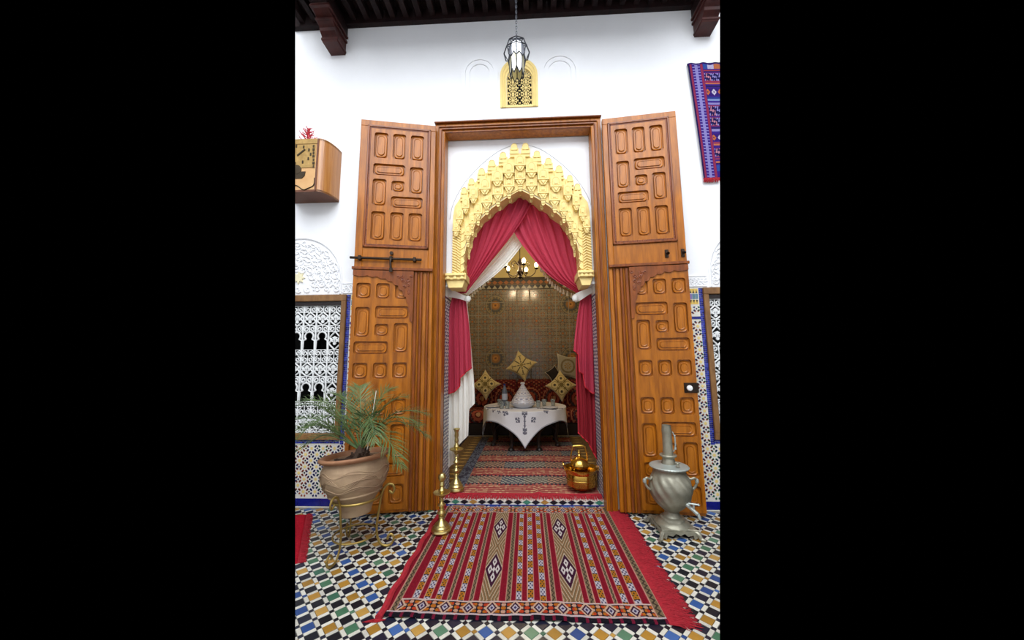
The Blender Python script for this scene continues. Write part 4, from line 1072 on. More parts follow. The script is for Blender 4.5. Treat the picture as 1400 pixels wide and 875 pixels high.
# --- cushions with embroidered stars
def pillow(name, c, size, ang, tilt, colf, label, mat_='cushion_cloth', th=.075, group=None):
    root = tag(empty(name, c), label, 'cushion', group); n = 44
    U, V = np.meshgrid(np.linspace(-1, 1, n + 1), np.linspace(-1, 1, n + 1)); um = (U[:-1, :-1] + U[1:, 1:]) / 2; vm = (V[:-1, :-1] + V[1:, 1:]) / 2
    pin = 1 - .20 * (1 - np.abs(U) ** 2) * np.abs(V) ** 3; pin2 = 1 - .20 * (1 - np.abs(V) ** 2) * np.abs(U) ** 3
    X = U * size / 2 * pin2; Z = V * size / 2 * pin; h = th * (np.maximum(0, (1 - U ** 2)) * np.maximum(0, (1 - V ** 2))) ** .42
    Mx = Matrix.Rotation(tilt, 3, 'X') @ Matrix.Rotation(ang, 3, 'Y'); Mn = np.array(Mx)
    for nm, sg in (('front', -1), ('back', 1)):
        Pt = np.stack([X, sg * h, Z], -1) @ Mn.T
        if sg > 0: Pt = Pt[:, ::-1]
        cc_ = colf(um, vm); cc_ = cc_ if sg < 0 else cc_[:, ::-1]
        npgrid(nm, Pt[..., 0], Pt[..., 1], Pt[..., 2], cc_, mat_, root)
    rim = [Mx @ Vector((X[j, i], 0, Z[j, i])) for j, i in [(0, k) for k in range(n)] + [(k, n) for k in range(n)] + [(n, n - k) for k in range(n)] + [(n - k, 0) for k in range(n)]]
    b = MB(); b.tube(rim, .006, 5, closed=True); b.build('piping', 'cane', root, smooth=True)
    return root
YEL, GREY_, OLV = np.array(lin((222, 206, 150))), np.array(lin((78, 74, 66))), np.array(lin((150, 132, 84)))
def pil_a(u, v):
    c = np.zeros(u.shape + (3,)); c[:] = YEL; r = np.hypot(u, v); a = np.arctan2(v, u)
    pet = (np.abs(np.sin(4 * a)) < .28 + .25 * (r < .35)) & (r < .78) & (r > .06); c[pet] = GREY_; c[r < .16] = OLV
    c[(np.abs(r - .86) < .03) & (np.cos(8 * a) > 0)] = GREY_; return c
def pil_b(u, v):
    c = np.zeros(u.shape + (3,)); c[:] = YEL; cr_ = np.minimum(np.abs(u), np.abs(v)) < .055; c[cr_ & (np.maximum(np.abs(u), np.abs(v)) < .92)] = OLV * .6
    q = np.hypot(np.abs(u) - .42, np.abs(v) - .42); c[(q > .30) & (q < .36)] = OLV; c[q < .12] = GREY_; c[(np.hypot(u, v) < .2)] = OLV * .7; return c
pillow('cushion', at(713, 500, 3.14), .41, math.radians(33), math.radians(-12), pil_a, 'topmost pale yellow cushion with a dark star, against the tiles')
pillow('cushion', at(664, 526, 2.92), .37, math.radians(42), math.radians(-14), pil_b, 'pale yellow cushion on the sofa left of the table')
pillow('cushion', at(767, 527, 2.92), .38, math.radians(44), math.radians(-14), pil_b, 'pale yellow cushion on the sofa at the right, by the curtain')
def pil_g(u, v):
    c = np.zeros(u.shape + (3,)); c[:] = lin((160, 156, 140)); r = np.hypot(u, v); a = np.arctan2(v, u); c[(np.abs(r - .55) < .08)] = lin((118, 106, 82)); c[(r < .3) & (np.cos(8 * a) > 0)] = lin((150, 120, 70)); c[(np.maximum(np.abs(u), np.abs(v)) > .9)] = lin((196, 192, 178)); return c
pillow('cushion', at(776, 501, 3.16), .42, math.radians(8), math.radians(-12), pil_g, 'silver grey patterned cushion standing behind the right yellow cushion', th=.05)
pillow('cushion', at(757, 511, 3.05), .22, math.radians(-35), math.radians(-14), lambda u, v: np.zeros(u.shape + (3,)) + np.array(lin((40, 36, 38))), 'small dark cushion corner left of the silver grey cushion', th=.04)

# --- table under a white cloth
TC = Vector((-.045, 2.08, FZ + .012)); TH = .52; TR = .60
root = tag(empty('low_table', TC), 'low dark wooden table under the white embroidered cloth', 'table')
b = MB(); b.lathe([(.0, TH - .035), (TR - .03, TH - .035), (TR - .01, TH - .02), (TR - .01, TH - .006), (0, TH - .006)], 40); b.build('table_top', 'dark_wood', root)
oc = [(.50 * math.cos(PI / 8 + k * PI / 4), .50 * math.sin(PI / 8 + k * PI / 4)) for k in range(8)]
b = MB(); b.prism(oc, TH - .20, TH - .035, 'xy'); b.build('apron', 'dark_wood', root, bevel=.006)
for k in range(8):
    a = PI / 8 + k * PI / 4; x, y = .47 * math.cos(a), .47 * math.sin(a)
    b = MB(); b.tube(spline([(x, y, TH - .18), (x * 1.02, y * 1.02, .24), (x * .98, y * .98, .10), (x * 1.04, y * 1.04, .03)], 5), [.032] * 5 + [.026] * 5 + [.022] * 5 + [.03], 8)
    lg = b.build('leg', 'dark_wood', root, smooth=True); b = MB(); b.lathe([(.0, 0), (.04, 0), (.045, .015), (.03, .035), (0, .04)], 12, (x * 1.04, y * 1.04, 0)); b.build('foot', 'dark_wood', lg, smooth=True)
for k in range(8):
    a0, a1 = PI / 8 + k * PI / 4, PI / 8 + (k + 1) * PI / 4; b = MB()
    b.tube(spline([(.47 * math.cos(a0), .47 * math.sin(a0), .22), (.44 * math.cos((a0 + a1) / 2), .44 * math.sin((a0 + a1) / 2), .31), (.47 * math.cos(a1), .47 * math.sin(a1), .22)], 6), .014, 6); b.build('stretcher', 'dark_wood', root, smooth=True)
# cloth: square, one corner to the front
cl = tag(empty('tablecloth', TC + Vector((0, 0, TH))), 'white tablecloth with dark embroidered motifs, one corner hanging in front', 'tablecloth')
na, nr = 420, 110; A_, T_ = np.meshgrid(np.linspace(0, 2 * PI, na + 1), np.linspace(0, 1, nr + 1)); HS = .75
ca = np.cos(A_ - PI / 4); sa = np.sin(A_ - PI / 4); Rm = HS / np.maximum(np.abs(ca), np.abs(sa)); rho = T_ * Rm
over = np.maximum(0, rho - TR); fl = .10 + .30 * np.clip((Rm - HS) / .28, 0, 1) * 0
wob = .014 * np.sin(A_ * 12) * np.clip(over / .1, 0, 1) + .03 * np.cos(4 * A_ + PI) * np.clip(over / .2, 0, 1)
rad = np.minimum(rho, TR) + over * .10 + wob * .7; zz = .0015 + .002 * np.cos(over * 0) - over * .985 
FXX, FYY = rho * np.cos(A_), rho * np.sin(A_)
fx = (FXX[:-1, :-1] + FXX[1:, 1:]) / 2; fy = (FYY[:-1, :-1] + FYY[1:, 1:]) / 2; tm = (T_[:-1, :-1] + T_[1:, 1:]) / 2
c = np.zeros(fx.shape + (3,)); c[:] = lin((232, 232, 236)); emb = np.array(lin((112, 112, 126)))
def motif(mx, my, r):
    dx, dy = np.abs(fx - mx), np.abs(fy - my); s = (np.maximum(dx, dy) < r * 1.1) & ~((np.minimum(dx, dy) < r * .16) & (np.maximum(dx, dy) > r * .35)); c[s] = emb
for my in (-.66, -.72, -.78): c[(np.abs(fx) + np.abs(fy - my) * 1.2 < .025)] = emb; c[(np.abs(fx) < .006) & (np.abs(fy - my) < .035)] = emb
for mx, my, r in ((0, -.60, .035), (0, -.85, .034), (-.11, -.70, .030), (.13, -.69, .030), (-.26, -.56, .034), (.28, -.52, .030), (-.42, -.42, .026), (.40, -.40, .026), (-.50, -.30, .026), (.5, -.28, .026), (-.35, -.50, .022), (-.2, -.3, .03), (.2, -.3, .03)): motif(mx, my, r)
c[tm > .985] = lin((176, 178, 186))
zcl = npgrid('cloth', rad * np.cos(A_), rad * np.sin(A_), zz, c, 'embroidered', cl)
TT = TC + Vector((0, 0, TH + .004))
# --- tagine and tableware
def on_table(px, py, dy): p = at(px, py, 2.08 + dy); return Vector((p.x, 2.08 + dy, TT.z))
p = on_table(715, 553, -.18)
t = tag(empty('tagine', p), 'white and blue-grey patterned tagine with a tall conical lid', 'tagine'); 
b = MB(); b.lathe([(.10, 0), (.13, .012), (.175, .05), (.185, .058), (.178, .06), (.12, .02), (0, .018)], 36); b.col = (1, 1, 1); b.c = [lin((206, 208, 214))] * len(b.c); b.build('dish', 'ceramic', t, smooth=True)
prof = [(.165, .058), (.168, .075), (.150, .115), (.115, .175), (.08, .225), (.05, .27), (.026, .31), (.022, .325)]
b = MB(); pr = []
for (a, z0), (a1, z1) in zip(prof, prof[1:]):
    for k in range(5): pr.append((a + (a1 - a) * k / 5, z0 + (z1 - z0) * k / 5))
pr.append(prof[-1]); b.lathe(pr, 48)
for i in range(len(b.f)):
    r_, k = divmod(i, 48); cc_ = (222, 222, 228)
    if r_ < 34:
        if r_ % 7 == 0: cc_ = (176, 178, 192)
        elif r_ % 7 in (3, 4) and (k // 2) % 2: cc_ = (164, 164, 184)
        elif r_ % 7 in (2, 5) and k % 4 == 0: cc_ = (184, 168, 164)
    b.c[i] = lin(cc_)
b.build('lid', 'ceramic', t, smooth=True)
b = MB(); b.lathe([(.022, .322), (.034, .332), (.034, .345), (.02, .356), (0, .358)], 20); b.c = [lin((220, 220, 226))] * len(b.c); b.build('knob', 'ceramic', t, smooth=True)
p = on_table(690, 548, .05)
t = tag(empty('water_bottle', p), 'plastic water bottle with pale label standing left of the tagine', 'bottle')
b = MB(); b.lathe([(.0, 0), (.038, 0), (.042, .01), (.042, .20), (.036, .225), (.016, .275), (.014, .30), (0, .30)], 20); b.build('body', 'bottle_plastic', t, smooth=True)
b = MB(); b.lathe([(.0425, .085), (.0432, .09), (.0432, .17), (.0425, .175)], 20, cap=False); b.build('label_band', 'bottle_label', t, smooth=True)
b = MB(); b.lathe([(.0, .295), (.017, .295), (.017, .318), (0, .32)], 14); b.build('cap', 'blue_tile', t)
b = MB(); b.lathe([(.0, 0), (.026, .0), (.032, .07), (.034, .095), (.031, .095), (.028, .06), (.022, .006), (0, .006)], 18); gm = b.mesh('bowl', 'clear_glass', True)
b = MB(); b.lathe([(.0335, .07), (.0342, .075), (.035, .095), (.0345, .096)], 18, cap=False); gr_ = b.mesh('rim', 'clear_glass', True)
labs = ['glass tumbler beside the water bottle, nearest the tagine', 'glass tumbler in front of the water bottle', 'glass tumbler left of the water bottle', 'glass tumbler right of the tagine, closest to it', 'glass tumbler right of the tagine, second from it', 'glass tumbler at the far right of the table']
for k, (px, py, dy) in enumerate(((693.5, 555, -.30), (686, 556, -.30), (683, 551, -.02), (736, 553, -.2), (744, 551, -.05), (756, 551, -.05))):
    t = tag(empty('glass_tumbler', on_table(px, py, dy)), labs[k], 'glass', 'tumblers on the table'); link('bowl', gm, t); link('rim', gr_, t)
b = MB(); b.lathe([(.0, .002), (.06, .0), (.10, .012), (.115, .018), (.112, .02), (.06, .006), (0, .005)], 32); b.c = [lin((214, 216, 222))] * len(b.c); pm = b.mesh('dish', 'ceramic', True)
b = MB(); b.lathe([(.100, .0135), (.108, .0175), (.104, .0185)], 32, cap=False); b.c = [lin((120, 124, 150))] * len(b.c); prm = b.mesh('painted_rim', 'ceramic', True)
for k, (px, py, dy, lab) in enumerate(((674, 552, -.15, 'white plate with painted rim at the left of the table'), (752, 557, -.30, 'white plate with painted rim at the right of the table'), (715, 547, .28, 'white plate with painted rim behind the tagine'))):
    t = tag(empty('plate', on_table(px, py, dy)), lab, 'plate', 'plates on the table'); link('dish', pm, t); link('painted_rim', prm, t)

# --- chandelier with five lit bulbs
ch0 = at(711, 371, 2.0); root = tag(empty('chandelier', ch0), 'dark metal chandelier with five lit bulbs in the inner room', 'chandelier')
b = MB(); b.lathe([(.0, -.12), (.02, -.11), (.035, -.09), (.02, -.07), (.03, -.04), (.05, -.01), (.03, .03), (.018, .08), (.03, .12), (.045, .14), (.02, .17), (.012, .2), (0, .2)], 16); b.build('stem', 'iron', root, smooth=True)
b = MB(); b.tube([(0, 0, .2), (0, 0, 3.9 - ch0.z)], .008, 6); b.build('rod', 'iron', root)
b = MB(); b.lathe([(0, 3.86 - ch0.z), (.06, 3.87 - ch0.z), (.07, 3.9 - ch0.z), (0, 3.9 - ch0.z)], 16); b.build('canopy', 'iron', root)
for k in range(5):
    a = math.radians(-90 + 72 * k + 14); d = Vector((math.cos(a), math.sin(a), 0))
    b = MB(); b.tube(spline([d * .03 + Vector((0, 0, -.02)), d * .12 + Vector((0, 0, -.09)), d * .21 + Vector((0, 0, -.05)), d * .25 + Vector((0, 0, .03))], 6), .007, 6)
    b.tube(spline([d * .03 + Vector((0, 0, .10)), d * .10 + Vector((0, 0, .15)), d * .15 + Vector((0, 0, .10)), d * .10 + Vector((0, 0, .07))], 6), .005, 6)
    arm = b.build('arm', 'iron', root, smooth=True)
    b = MB(); b.lathe([(0, .02), (.03, .03), (.034, .036), (.014, .04), (.014, .055), (0, .055)], 12, tuple(d * .25)); b.build('cup', 'iron', arm, smooth=True)
    b = MB(); b.lathe([(.010, .05), (.024, .068), (.030, .09), (.024, .112), (.010, .128), (0, .132)], 14, tuple(d * .25)); b.build('bulb', 'bulb_glow', arm, smooth=True)
    l = bpy.data.lights.new('bulb_light', 'POINT'); l.energy = 7; l.color = (1, .78, .50); l.shadow_soft_size = .03
    lo_ = bpy.data.objects.new('bulb_light', l); COL.objects.link(lo_); lo_.location = ch0 + d * .25 + Vector((0, 0, .165))

# ================================================================== COURTYARD OBJECTS
# --- brass candlesticks
def candlestick(loc, h, label, ball):
    root = tag(empty('candlestick', loc), label, 'candlestick', 'brass candlesticks by the doorway'); k = h / .40
    f = lambda L: [(r, z * k) for r, z in L]
    b = MB(); b.lathe(f([(.0, 0), (.072, 0), (.074, .008), (.070, .016), (.060, .022), (.062, .030), (.050, .040), (.048, .048), (.034, .060), (.022, .072), (.015, .085)]), 32); b.build('base', 'old_brass', root, smooth=True, ang=30)
    b = MB(); b.lathe(f([(r * 1.35, z) for r, z in [(.014, .083), (.010, .090), (.018, .098), (.010, .106), (.016, .112), (.024, .122), (.024, .128), (.014, .138), (.009, .145), (.016, .152), (.009, .159), (.012, .166), (.021, .176), (.021, .182), (.012, .192), (.008, .20), (.014, .208), (.009, .215), (.009, .228), (.017, .236), (.010, .245)]]), 20); b.build('stem', 'old_brass', root, smooth=True, ang=40)
    b = MB(); b.lathe(f([(.010, .240), (.040, .252), (.062, .262), (.064, .266), (.060, .268), (.030, .258), (.0, .256)]), 32); b.build('drip_pan', 'old_brass', root, smooth=True, ang=30)
    top = [(.012, .258), (.016, .272), (.020, .282), (.014, .295), (.010, .305), (.016, .318), (.013, .33), (.011, .34)] + ([(.018, .35), (.024, .366), (.022, .385), (.014, .398), (0, .40)] if ball else [(.016, .352), (.013, .372), (.020, .388), (.025, .395), (.024, .40), (.014, .398), (.0, .385)])
    b = MB(); b.lathe(f([(r * 1.25, z) for r, z in top]), 20); b.build('socket', 'old_brass', root, smooth=True, ang=40)
p = at(602.5, 728, -.41)
candlestick((-.645, -.405, .013), .40, 'brass candlestick standing on the front kilim, ball at its top', True)
candlestick((-.668, .215, FZ + .022), .545, 'taller brass candlestick on the inner kilim by the white curtain', False)

# --- brass hand-washing basin and kettle
BC = Vector((.478, .275, FZ + .020)); BS = .82
root = tag(empty('brass_basin', BC), 'round brass basin with two loop handles holding the kettle', 'basin')
b = MB(); b.lathe([(.0, 0), (.085, 0), (.095, .010), (.082, .022), (.10, .030), (.150, .036), (.163, .045), (.165, .140), (.160, .150), (.172, .165), (.188, .192), (.190, .197), (.184, .198), (.160, .160), (.155, .05), (.0, .045)], 44); b.build('bowl', 'brass', root, smooth=True, ang=40)
b = MB(); b.lathe([(.1652, .09), (.168, .094), (.168, .10), (.1652, .104)], 44, cap=False); b.build('band', 'brass', root, smooth=True)
for s in (-1, 1):
    b = MB(); b.tube(spline([(s * .180, -.05, .175), (s * .195, -.035, .225), (s * .198, 0, .245), (s * .195, .035, .225), (s * .180, .05, .175)], 5), .007, 7); b.build('handle', 'brass', root, smooth=True)
root.scale = (BS, BS, .95)
KC = BC + Vector((-.012, .0, .045))
root = tag(empty('brass_kettle', KC), 'brass kettle with domed lid standing in the basin', 'kettle')
b = MB(); b.lathe([(.0, 0), (.075, 0), (.088, .012), (.078, .03), (.086, .05), (.092, .10), (.086, .135), (.092, .15), (.100, .158), (.100, .17), (.085, .178)], 32); b.build('body', 'brass', root, smooth=True, ang=40)
b = MB(); b.lathe([(.102, .168), (.104, .178), (.098, .192), (.085, .215), (.06, .235), (.035, .245), (.02, .25), (.022, .262), (.014, .272), (.018, .284), (.010, .30), (.004, .315), (0, .316)], 32); b.build('lid', 'brass', root, smooth=True, ang=40)
b = MB(); b.tube(spline([(-.084, 0, .18), (-.088, 0, .25), (-.07, 0, .32), (-.055, 0, .345), (.055, 0, .345), (.07, 0, .32), (.088, 0, .25), (.084, 0, .18)], 5), .008, 8); b.build('handle', 'brass', root, smooth=True)
b = MB(); b.tube(spline([(-.08, -.03, .08), (-.13, -.05, .10), (-.15, -.06, .15), (-.175, -.07, .185)], 6), [.018] * 6 + [.014] * 6 + [.010] * 7, 10); b.build('spout', 'brass', root, smooth=True)

root.scale = (.86, .86, .95)
# --- samovar
SC = Vector((1.035, -.345, 0))
root = tag(empty('samovar', SC), 'old pewter samovar with chimney and tap in front of the right door leaf', 'samovar')
b = MB(); q = .125
b.prism([(-q, -q), (-.06, -q + .014), (0, -q + .004), (.06, -q + .014), (q, -q), (q - .014, -.06), (q - .004, 0), (q - .014, .06), (q, q), (.06, q - .014), (0, q - .004), (-.06, q - .014), (-q, q), (-q + .014, .06), (-q + .004, 0), (-q + .014, -.06)], .045, .062, 'xy'); b.build('plinth', 'pewter', root, bevel=.002)
b = MB(); b.lathe([(.115, .062), (.105, .075), (.085, .085), (.080, .10), (.062, .108), (.050, .125), (.048, .142), (.058, .150), (.060, .158)], 30); b.build('pedestal', 'pewter', root, smooth=True, ang=30)
b = MB(); ap = [(-q, .062), (-q, .02), (-.095, .0), (-.088, .03), (-.05, .022), (-.03, .04), (0, .026), (.03, .04), (.05, .022), (.088, .03), (.095, .0), (q, .02), (q, .062)]
for k in range(4):
    a = k * PI / 2; n0 = len(b.v); c_, s_ = math.cos(a), math.sin(a)
    t = MB(); 
    bm_pts = ap; 
    for (x0, z0), (x1, z1) in zip(ap[1:-1], ap[2:-1]):
        t.add([(x0, -q, z0), (x1, -q, z1), (x1, -q, .05), (x0, -q, .05), (x0, -q + .008, z0), (x1, -q + .008, z1), (x1, -q + .008, .05), (x0, -q + .008, .05)], [(0, 1, 2, 3), (7, 6, 5, 4), (0, 4, 5, 1), (1, 5, 6, 2), (3, 2, 6, 7), (0, 3, 7, 4)])
    b.add([(p[0] * c_ - p[1] * s_, p[0] * s_ + p[1] * c_, p[2]) for p in t.v], t.f)
b.build('scalloped_apron', 'pewter', root)
for sx in (-1, 1):
    for sy in (-1, 1):
        b = MB(); b.tube(spline([(sx * .10, sy * .10, .05), (sx * .125, sy * .125, .035), (sx * .135, sy * .135, .012), (sx * .155, sy * .155, .008)], 4), [.016] * 5 + [.013] * 5 + [.011] * 3, 8); b.build('foot', 'pewter', root, smooth=True)
body = [(.055, .155), (.075, .165), (.100, .190), (.125, .225), (.140, .265), (.146, .305), (.140, .345), (.126, .380), (.114, .405), (.112, .425), (.118, .440)]
bp = spline([(r, 0, z) for r, z in body], 5); fl = lambda a, z, i: 1 + .028 * math.cos(12 * (a + z * 5.0)) * min(1, max(0, (z - .17) / .05)) * min(1, max(0, (.41 - z) / .04))
b = MB(); b.lathe([(p.x, p.z) for p in bp], 96, fr=fl); b.build('body', 'pewter', root, smooth=True, ang=60)
b = MB(); b.lathe([(.118, .438), (.132, .444), (.136, .452), (.130, .458), (.10, .462), (.060, .466), (.05, .470), (0, .472)], 40); li = b.build('lid', 'pewter_light', root, smooth=True, ang=30)
b = MB()
for k in range(40): a = 2 * PI * k / 40; b.lathe([(0, -.005), (.005, 0), (0, .005)], 6, (.134 * math.cos(a), .134 * math.sin(a), .451))
b.build('beaded_edge', 'pewter', li, smooth=True)['kind'] = 'stuff'
b = MB(); b.lathe([(.012, .468), (.008, .485), (.012, .492), (.008, .50), (.0, .502)], 10, (.03, -.085, 0)); b.tube([(.012, -.085, .498), (.048, -.085, .498)], .004, 6); b.build('vent_knob', 'pewter', li, smooth=True)
b = MB(); b.lathe([(.052, .468), (.046, .49), (.040, .505), (.044, .515), (.058, .522), (.061, .53), (.056, .535), (.036, .53), (.034, .54), (.037, .555), (.034, .57), (.033, .68), (.036, .70), (.034, .72), (.031, .745), (.028, .745), (.028, .60), (0, .60)], 28); chm = b.build('chimney', 'pewter', root, smooth=True, ang=35)
b = MB(); b.tube(spline([(.036, -.012, .555), (.050, -.016, .60), (.048, -.016, .66), (.036, -.012, .70)], 8), .0045, 6)
for k in range(9): b.lathe([(0, -.007), (.007, 0), (0, .007)], 7, (.052, -.016, .575 + k * .012))
b.build('chain', 'pewter_light', chm, smooth=True)
for s in (-1, 1):
    b = MB(); b.tube(spline([(s * .135, -.01, .285), (s * .165, -.012, .30), (s * .185, -.014, .335), (s * .175, -.014, .37), (s * .145, -.01, .362), (s * .128, 0, .375)], 5), .009, 8); h = b.build('handle', 'pewter', root, smooth=True)
    b = MB(); b.lathe([(0, -.02), (.012, -.012), (.014, 0), (.012, .012), (0, .02)], 10, (s * .188, -.014, .350)); b.build('grip', 'pewter_light', h, smooth=True)
b = MB(); b.tube([(.062, -.11, .225), (.085, -.155, .205), (.10, -.185, .19)], [.014, .012, .013], 10); b.tube([(.10, -.185, .195), (.106, -.197, .165)], [.011, .008], 8); b.tube([(.085, -.155, .205), (.088, -.160, .245)], .007, 8); tp = b.build('tap', 'pewter_light', root, smooth=True)
b = MB(); b.tube([(.062, -.150, .247), (.114, -.170, .247)], .006, 8); b.lathe([(0, -.01), (.011, 0), (0, .01)], 8, (.062, -.150, .247)); b.lathe([(0, -.01), (.011, 0), (0, .01)], 8, (.114, -.170, .247)); b.build('tap_key', 'pewter_light', tp, smooth=True)

# --- plant stand, pot, palm
PC = Vector((-1.165, -.645, 0)); RS = .165; ZR = .335
root = tag(empty('plant_stand', PC), 'three legged gold painted iron scroll stand under the clay pot', 'plant stand')
b = MB(); b.tube([(RS * math.cos(2 * PI * k / 48), RS * math.sin(2 * PI * k / 48), ZR) for k in range(48)], .008, 8, closed=True); b.build('ring', 'gold_iron', root, smooth=True)
b = MB(); b.tube([(.145 * math.cos(2 * PI * k / 36), .145 * math.sin(2 * PI * k / 36), .10) for k in range(36)], .006, 6, closed=True); b.build('lower_ring', 'gold_iron', root, smooth=True)
for a in (-100, 10, 130):
    a = math.radians(a); d = Vector((math.cos(a), math.sin(a), 0)); Zv = Vector((0, 0, 1))
    pt = [(.225, .36), (.250, .345), (.262, .370), (.248, .398), (.215, .402), (.188, .375), (.172, .33), (.160, .25), (.148, .16), (.152, .08), (.180, .025), (.222, .010), (.258, .025), (.268, .058), (.250, .080), (.228, .070), (.226, .050)]
    b = MB(); b.tube(spline([tuple(d * (r + .0) + Zv * z) for r, z in pt], 5), .0085, 8, flat=.8); b.build('leg', 'gold_iron', root, smooth=True)
root.scale = (.93, .93, 1)
# pot, leaning slightly in its ring
root = tag(empty('clay_pot', PC + Vector((0, 0, .228))), 'large incised clay pot of soil in the iron stand', 'pot'); root.rotation_euler = (math.radians(-3), math.radians(-5), 0); root.scale = (.93, .93, .93)
wav = lambda a, z, i: 1 + (.012 * math.sin(5 * a + 2.2 * math.sin(z * 38)) * math.sin(z * 95) if .17 < z < .34 else 0)
pb = [(.095, 0), (.102, .004), (.108, .03), (.118, .06), (.140, .10), (.165, .13), (.180, .142), (.184, .150), (.178, .156), (.196, .18), (.216, .22), (.228, .27), (.228, .31), (.218, .345), (.208, .365), (.206, .378)]
b = MB(); b.lathe([(p.x, p.z) for p in spline([(r, 0, z) for r, z in pb], 4)], 96, fr=wav); b.build('body', 'terracotta', root, smooth=True, ang=60)
b = MB()
for zc, amp, ph in ((.255, .034, 0), (.255, .027, .3), (.255, .020, .6), (.255, .012, 1.0), (.31, .016, 2), (.30, .012, 2.4), (.20, .012, 1), (.205, .016, 1.5)):
    path = []
    for k in range(160):
        a = 2 * PI * k / 160; z = zc + amp * math.sin(6 * a + ph + .5 * math.sin(3 * a)); r = np.interp(z, [q[1] for q in pb], [q[0] for q in pb]) + .003
        path.append((r * math.cos(a), r * math.sin(a), z))
    b.tube(path, .0026, 5, closed=True)
b.build('incised_waves', 'terracotta', root, smooth=True)
b = MB(); b.lathe([(.206, .372), (.232, .380), (.243, .392), (.245, .402), (.238, .410), (.215, .408), (.198, .395), (.190, .36)], 64, cap=False); b.build('rim', 'terracotta_rim', root, smooth=True, ang=60)
b = MB(); n = 40
b.grid(lambda u, v: (.197 * v * math.cos(2 * PI * u), .197 * v * math.sin(2 * PI * u), .372 + .018 * (1 - v) + .006 * math.sin(u * 40 + v * 9)), 40, 10); b.build('soil', 'soil', root, smooth=True)
PB = PC + Vector((.02, -.02, .595))
root = tag(empty('palm', PB), 'young feathery date palm growing in the clay pot', 'palm')
b = MB(); b.lathe([(.07, -.05), (.062, -.01), (.048, .015), (.034, .035), (.025, .055), (.012, .075), (0, .08)], 14, fr=lambda a, z, i: 1 + .14 * math.sin(5 * a + i * 2)); b.build('trunk', 'palm_trunk', root, smooth=True)
rr = random.Random(21)
for k in range(16):
    a = rr.random() * 6.28; b = MB(); z = rr.uniform(-.015, .03); r0 = .045
    b.tube([(r0 * .8 * math.cos(a), r0 * .8 * math.sin(a), z), (r0 * 1.3 * math.cos(a), r0 * 1.3 * math.sin(a), z + .035)], [.014, .006], 5); b.build('leaf_base', 'palm_trunk', root)
def frond(tip, rise, nl, seed, ll=.17):
    r_ = random.Random(seed); b = MB(); t = Vector(tip); mid = t * .45 + Vector((0, 0, rise)); s0 = Vector((0, 0, .045))
    C = spline([tuple(s0), tuple(s0.lerp(mid, .5) + Vector((0, 0, rise * .12))), tuple(mid), tuple(mid.lerp(t, .55) + Vector((0, 0, rise * .16))), tuple(t)], 13)
    b.tube(C, [.006 * (1 - .8 * i / len(C)) for i in range(len(C))], 5)
    N = len(C)
    for i in range(int(N * .16), N - 1):
        tg = (C[i + 1] - C[i - 1]).normalized(); side = tg.cross(Vector((0, 0, 1)))
        side = side.normalized() if side.length > .05 else Vector((1, 0, 0)); up = side.cross(tg); f = i / N
        L = ll * (math.sin(PI * min(1, f * .82 + .16)) ** .7) * r_.uniform(.85, 1.12)
        for sg in (-1, 1):
            for hf in (0,):
                p = C[i].lerp(C[i + 1], hf); d = (tg * (.62 + .5 * f) + side * sg * r_.uniform(.6, .95) + up * r_.uniform(-.1, .5)).normalized()
                wv = d.cross(up).normalized() * .0028; e = p + d * L + Vector((0, 0, -L * r_.uniform(.05, .30))); m_ = p.lerp(e, .5) + Vector((0, 0, L * .07))
                b.add([p - wv * .4, p + wv * .4, m_ + wv, m_ - wv, e], [(0, 1, 2, 3), (3, 2, 4)])
    return b.build('frond', 'palm_leaf', root)
fr = [((-.74, -.06, .14), .20, 3), ((-.60, -.20, .06), .20, 4), ((-.70, .12, .28), .20, 5), ((-.46, -.26, -.08), .20, 6), ((-.30, .18, .40), .16, 7), ((-.14, .22, .46), .14, 9),
      ((.30, .04, .40), .14, 11), ((.44, -.06, .22), .16, 12), ((.44, .12, .26), .16, 13), ((.36, -.18, -.02), .20, 14), ((.14, .16, .44), .14, 15), ((-.50, .02, .36), .18, 16), ((-.72, -.02, .0), .22, 17), ((.47, .02, .12), .18, 19), ((-.30, -.24, .16), .22, 20), ((.20, -.22, .14), .22, 23)]
for tip, rise, sd in fr: frond(tip, rise, 26, sd)
root = tag(empty('support_cane', PB + Vector((.04, .0, -.02))), 'thin pale cane standing upright in the palm pot', 'cane')
b = MB(); b.tube([(0, 0, 0), (.02, .01, .22), (.045, .02, .46)], [.0045, .004, .003], 6); b.build('stick', 'cane', root, smooth=True)

# --- red rug lying at the left edge
root = tag(empty('red_rug', (0, 0, 0)), 'corner of a plain red fringed rug on the tiles at the left edge', 'rug')
A0, B0, C0, D0 = Vector((-1.825, -.15, 0)), Vector((-1.44, -.81, 0)), Vector((-2.0, -1.0, 0)), Vector((-2.4, -.2, 0))
def rred(u, v):
    c = np.zeros(u.shape + (3,)); c[:] = lin((176, 20, 40)); hv = hash2(np.floor(u * 60), np.floor(v * 70)); c *= (.85 + .3 * hv)[..., None]; c[(u < .25) & (u > .235)] = lin((196, 176, 160)); return c
n1, n2 = 60, 70; U, V = np.meshgrid(np.linspace(0, 1, n1 + 1), np.linspace(0, 1, n2 + 1))
lerp4 = lambda k: (1 - U) * ((1 - V) * A0[k] + V * B0[k]) + U * ((1 - V) * D0[k] + V * C0[k])
Zr = np.full_like(U, .009) + .003 * np.sin(U * 20) * np.sin(V * 14); Zr[0, :] = Zr[-1, :] = .001; Zr[:, 0] = Zr[:, -1] = .001
uc, vc = np.meshgrid((np.arange(n1) + .5) / n1, (np.arange(n2) + .5) / n2)
npgrid('weave', lerp4(0), lerp4(1), Zr, rred(uc, vc), 'woven', root)
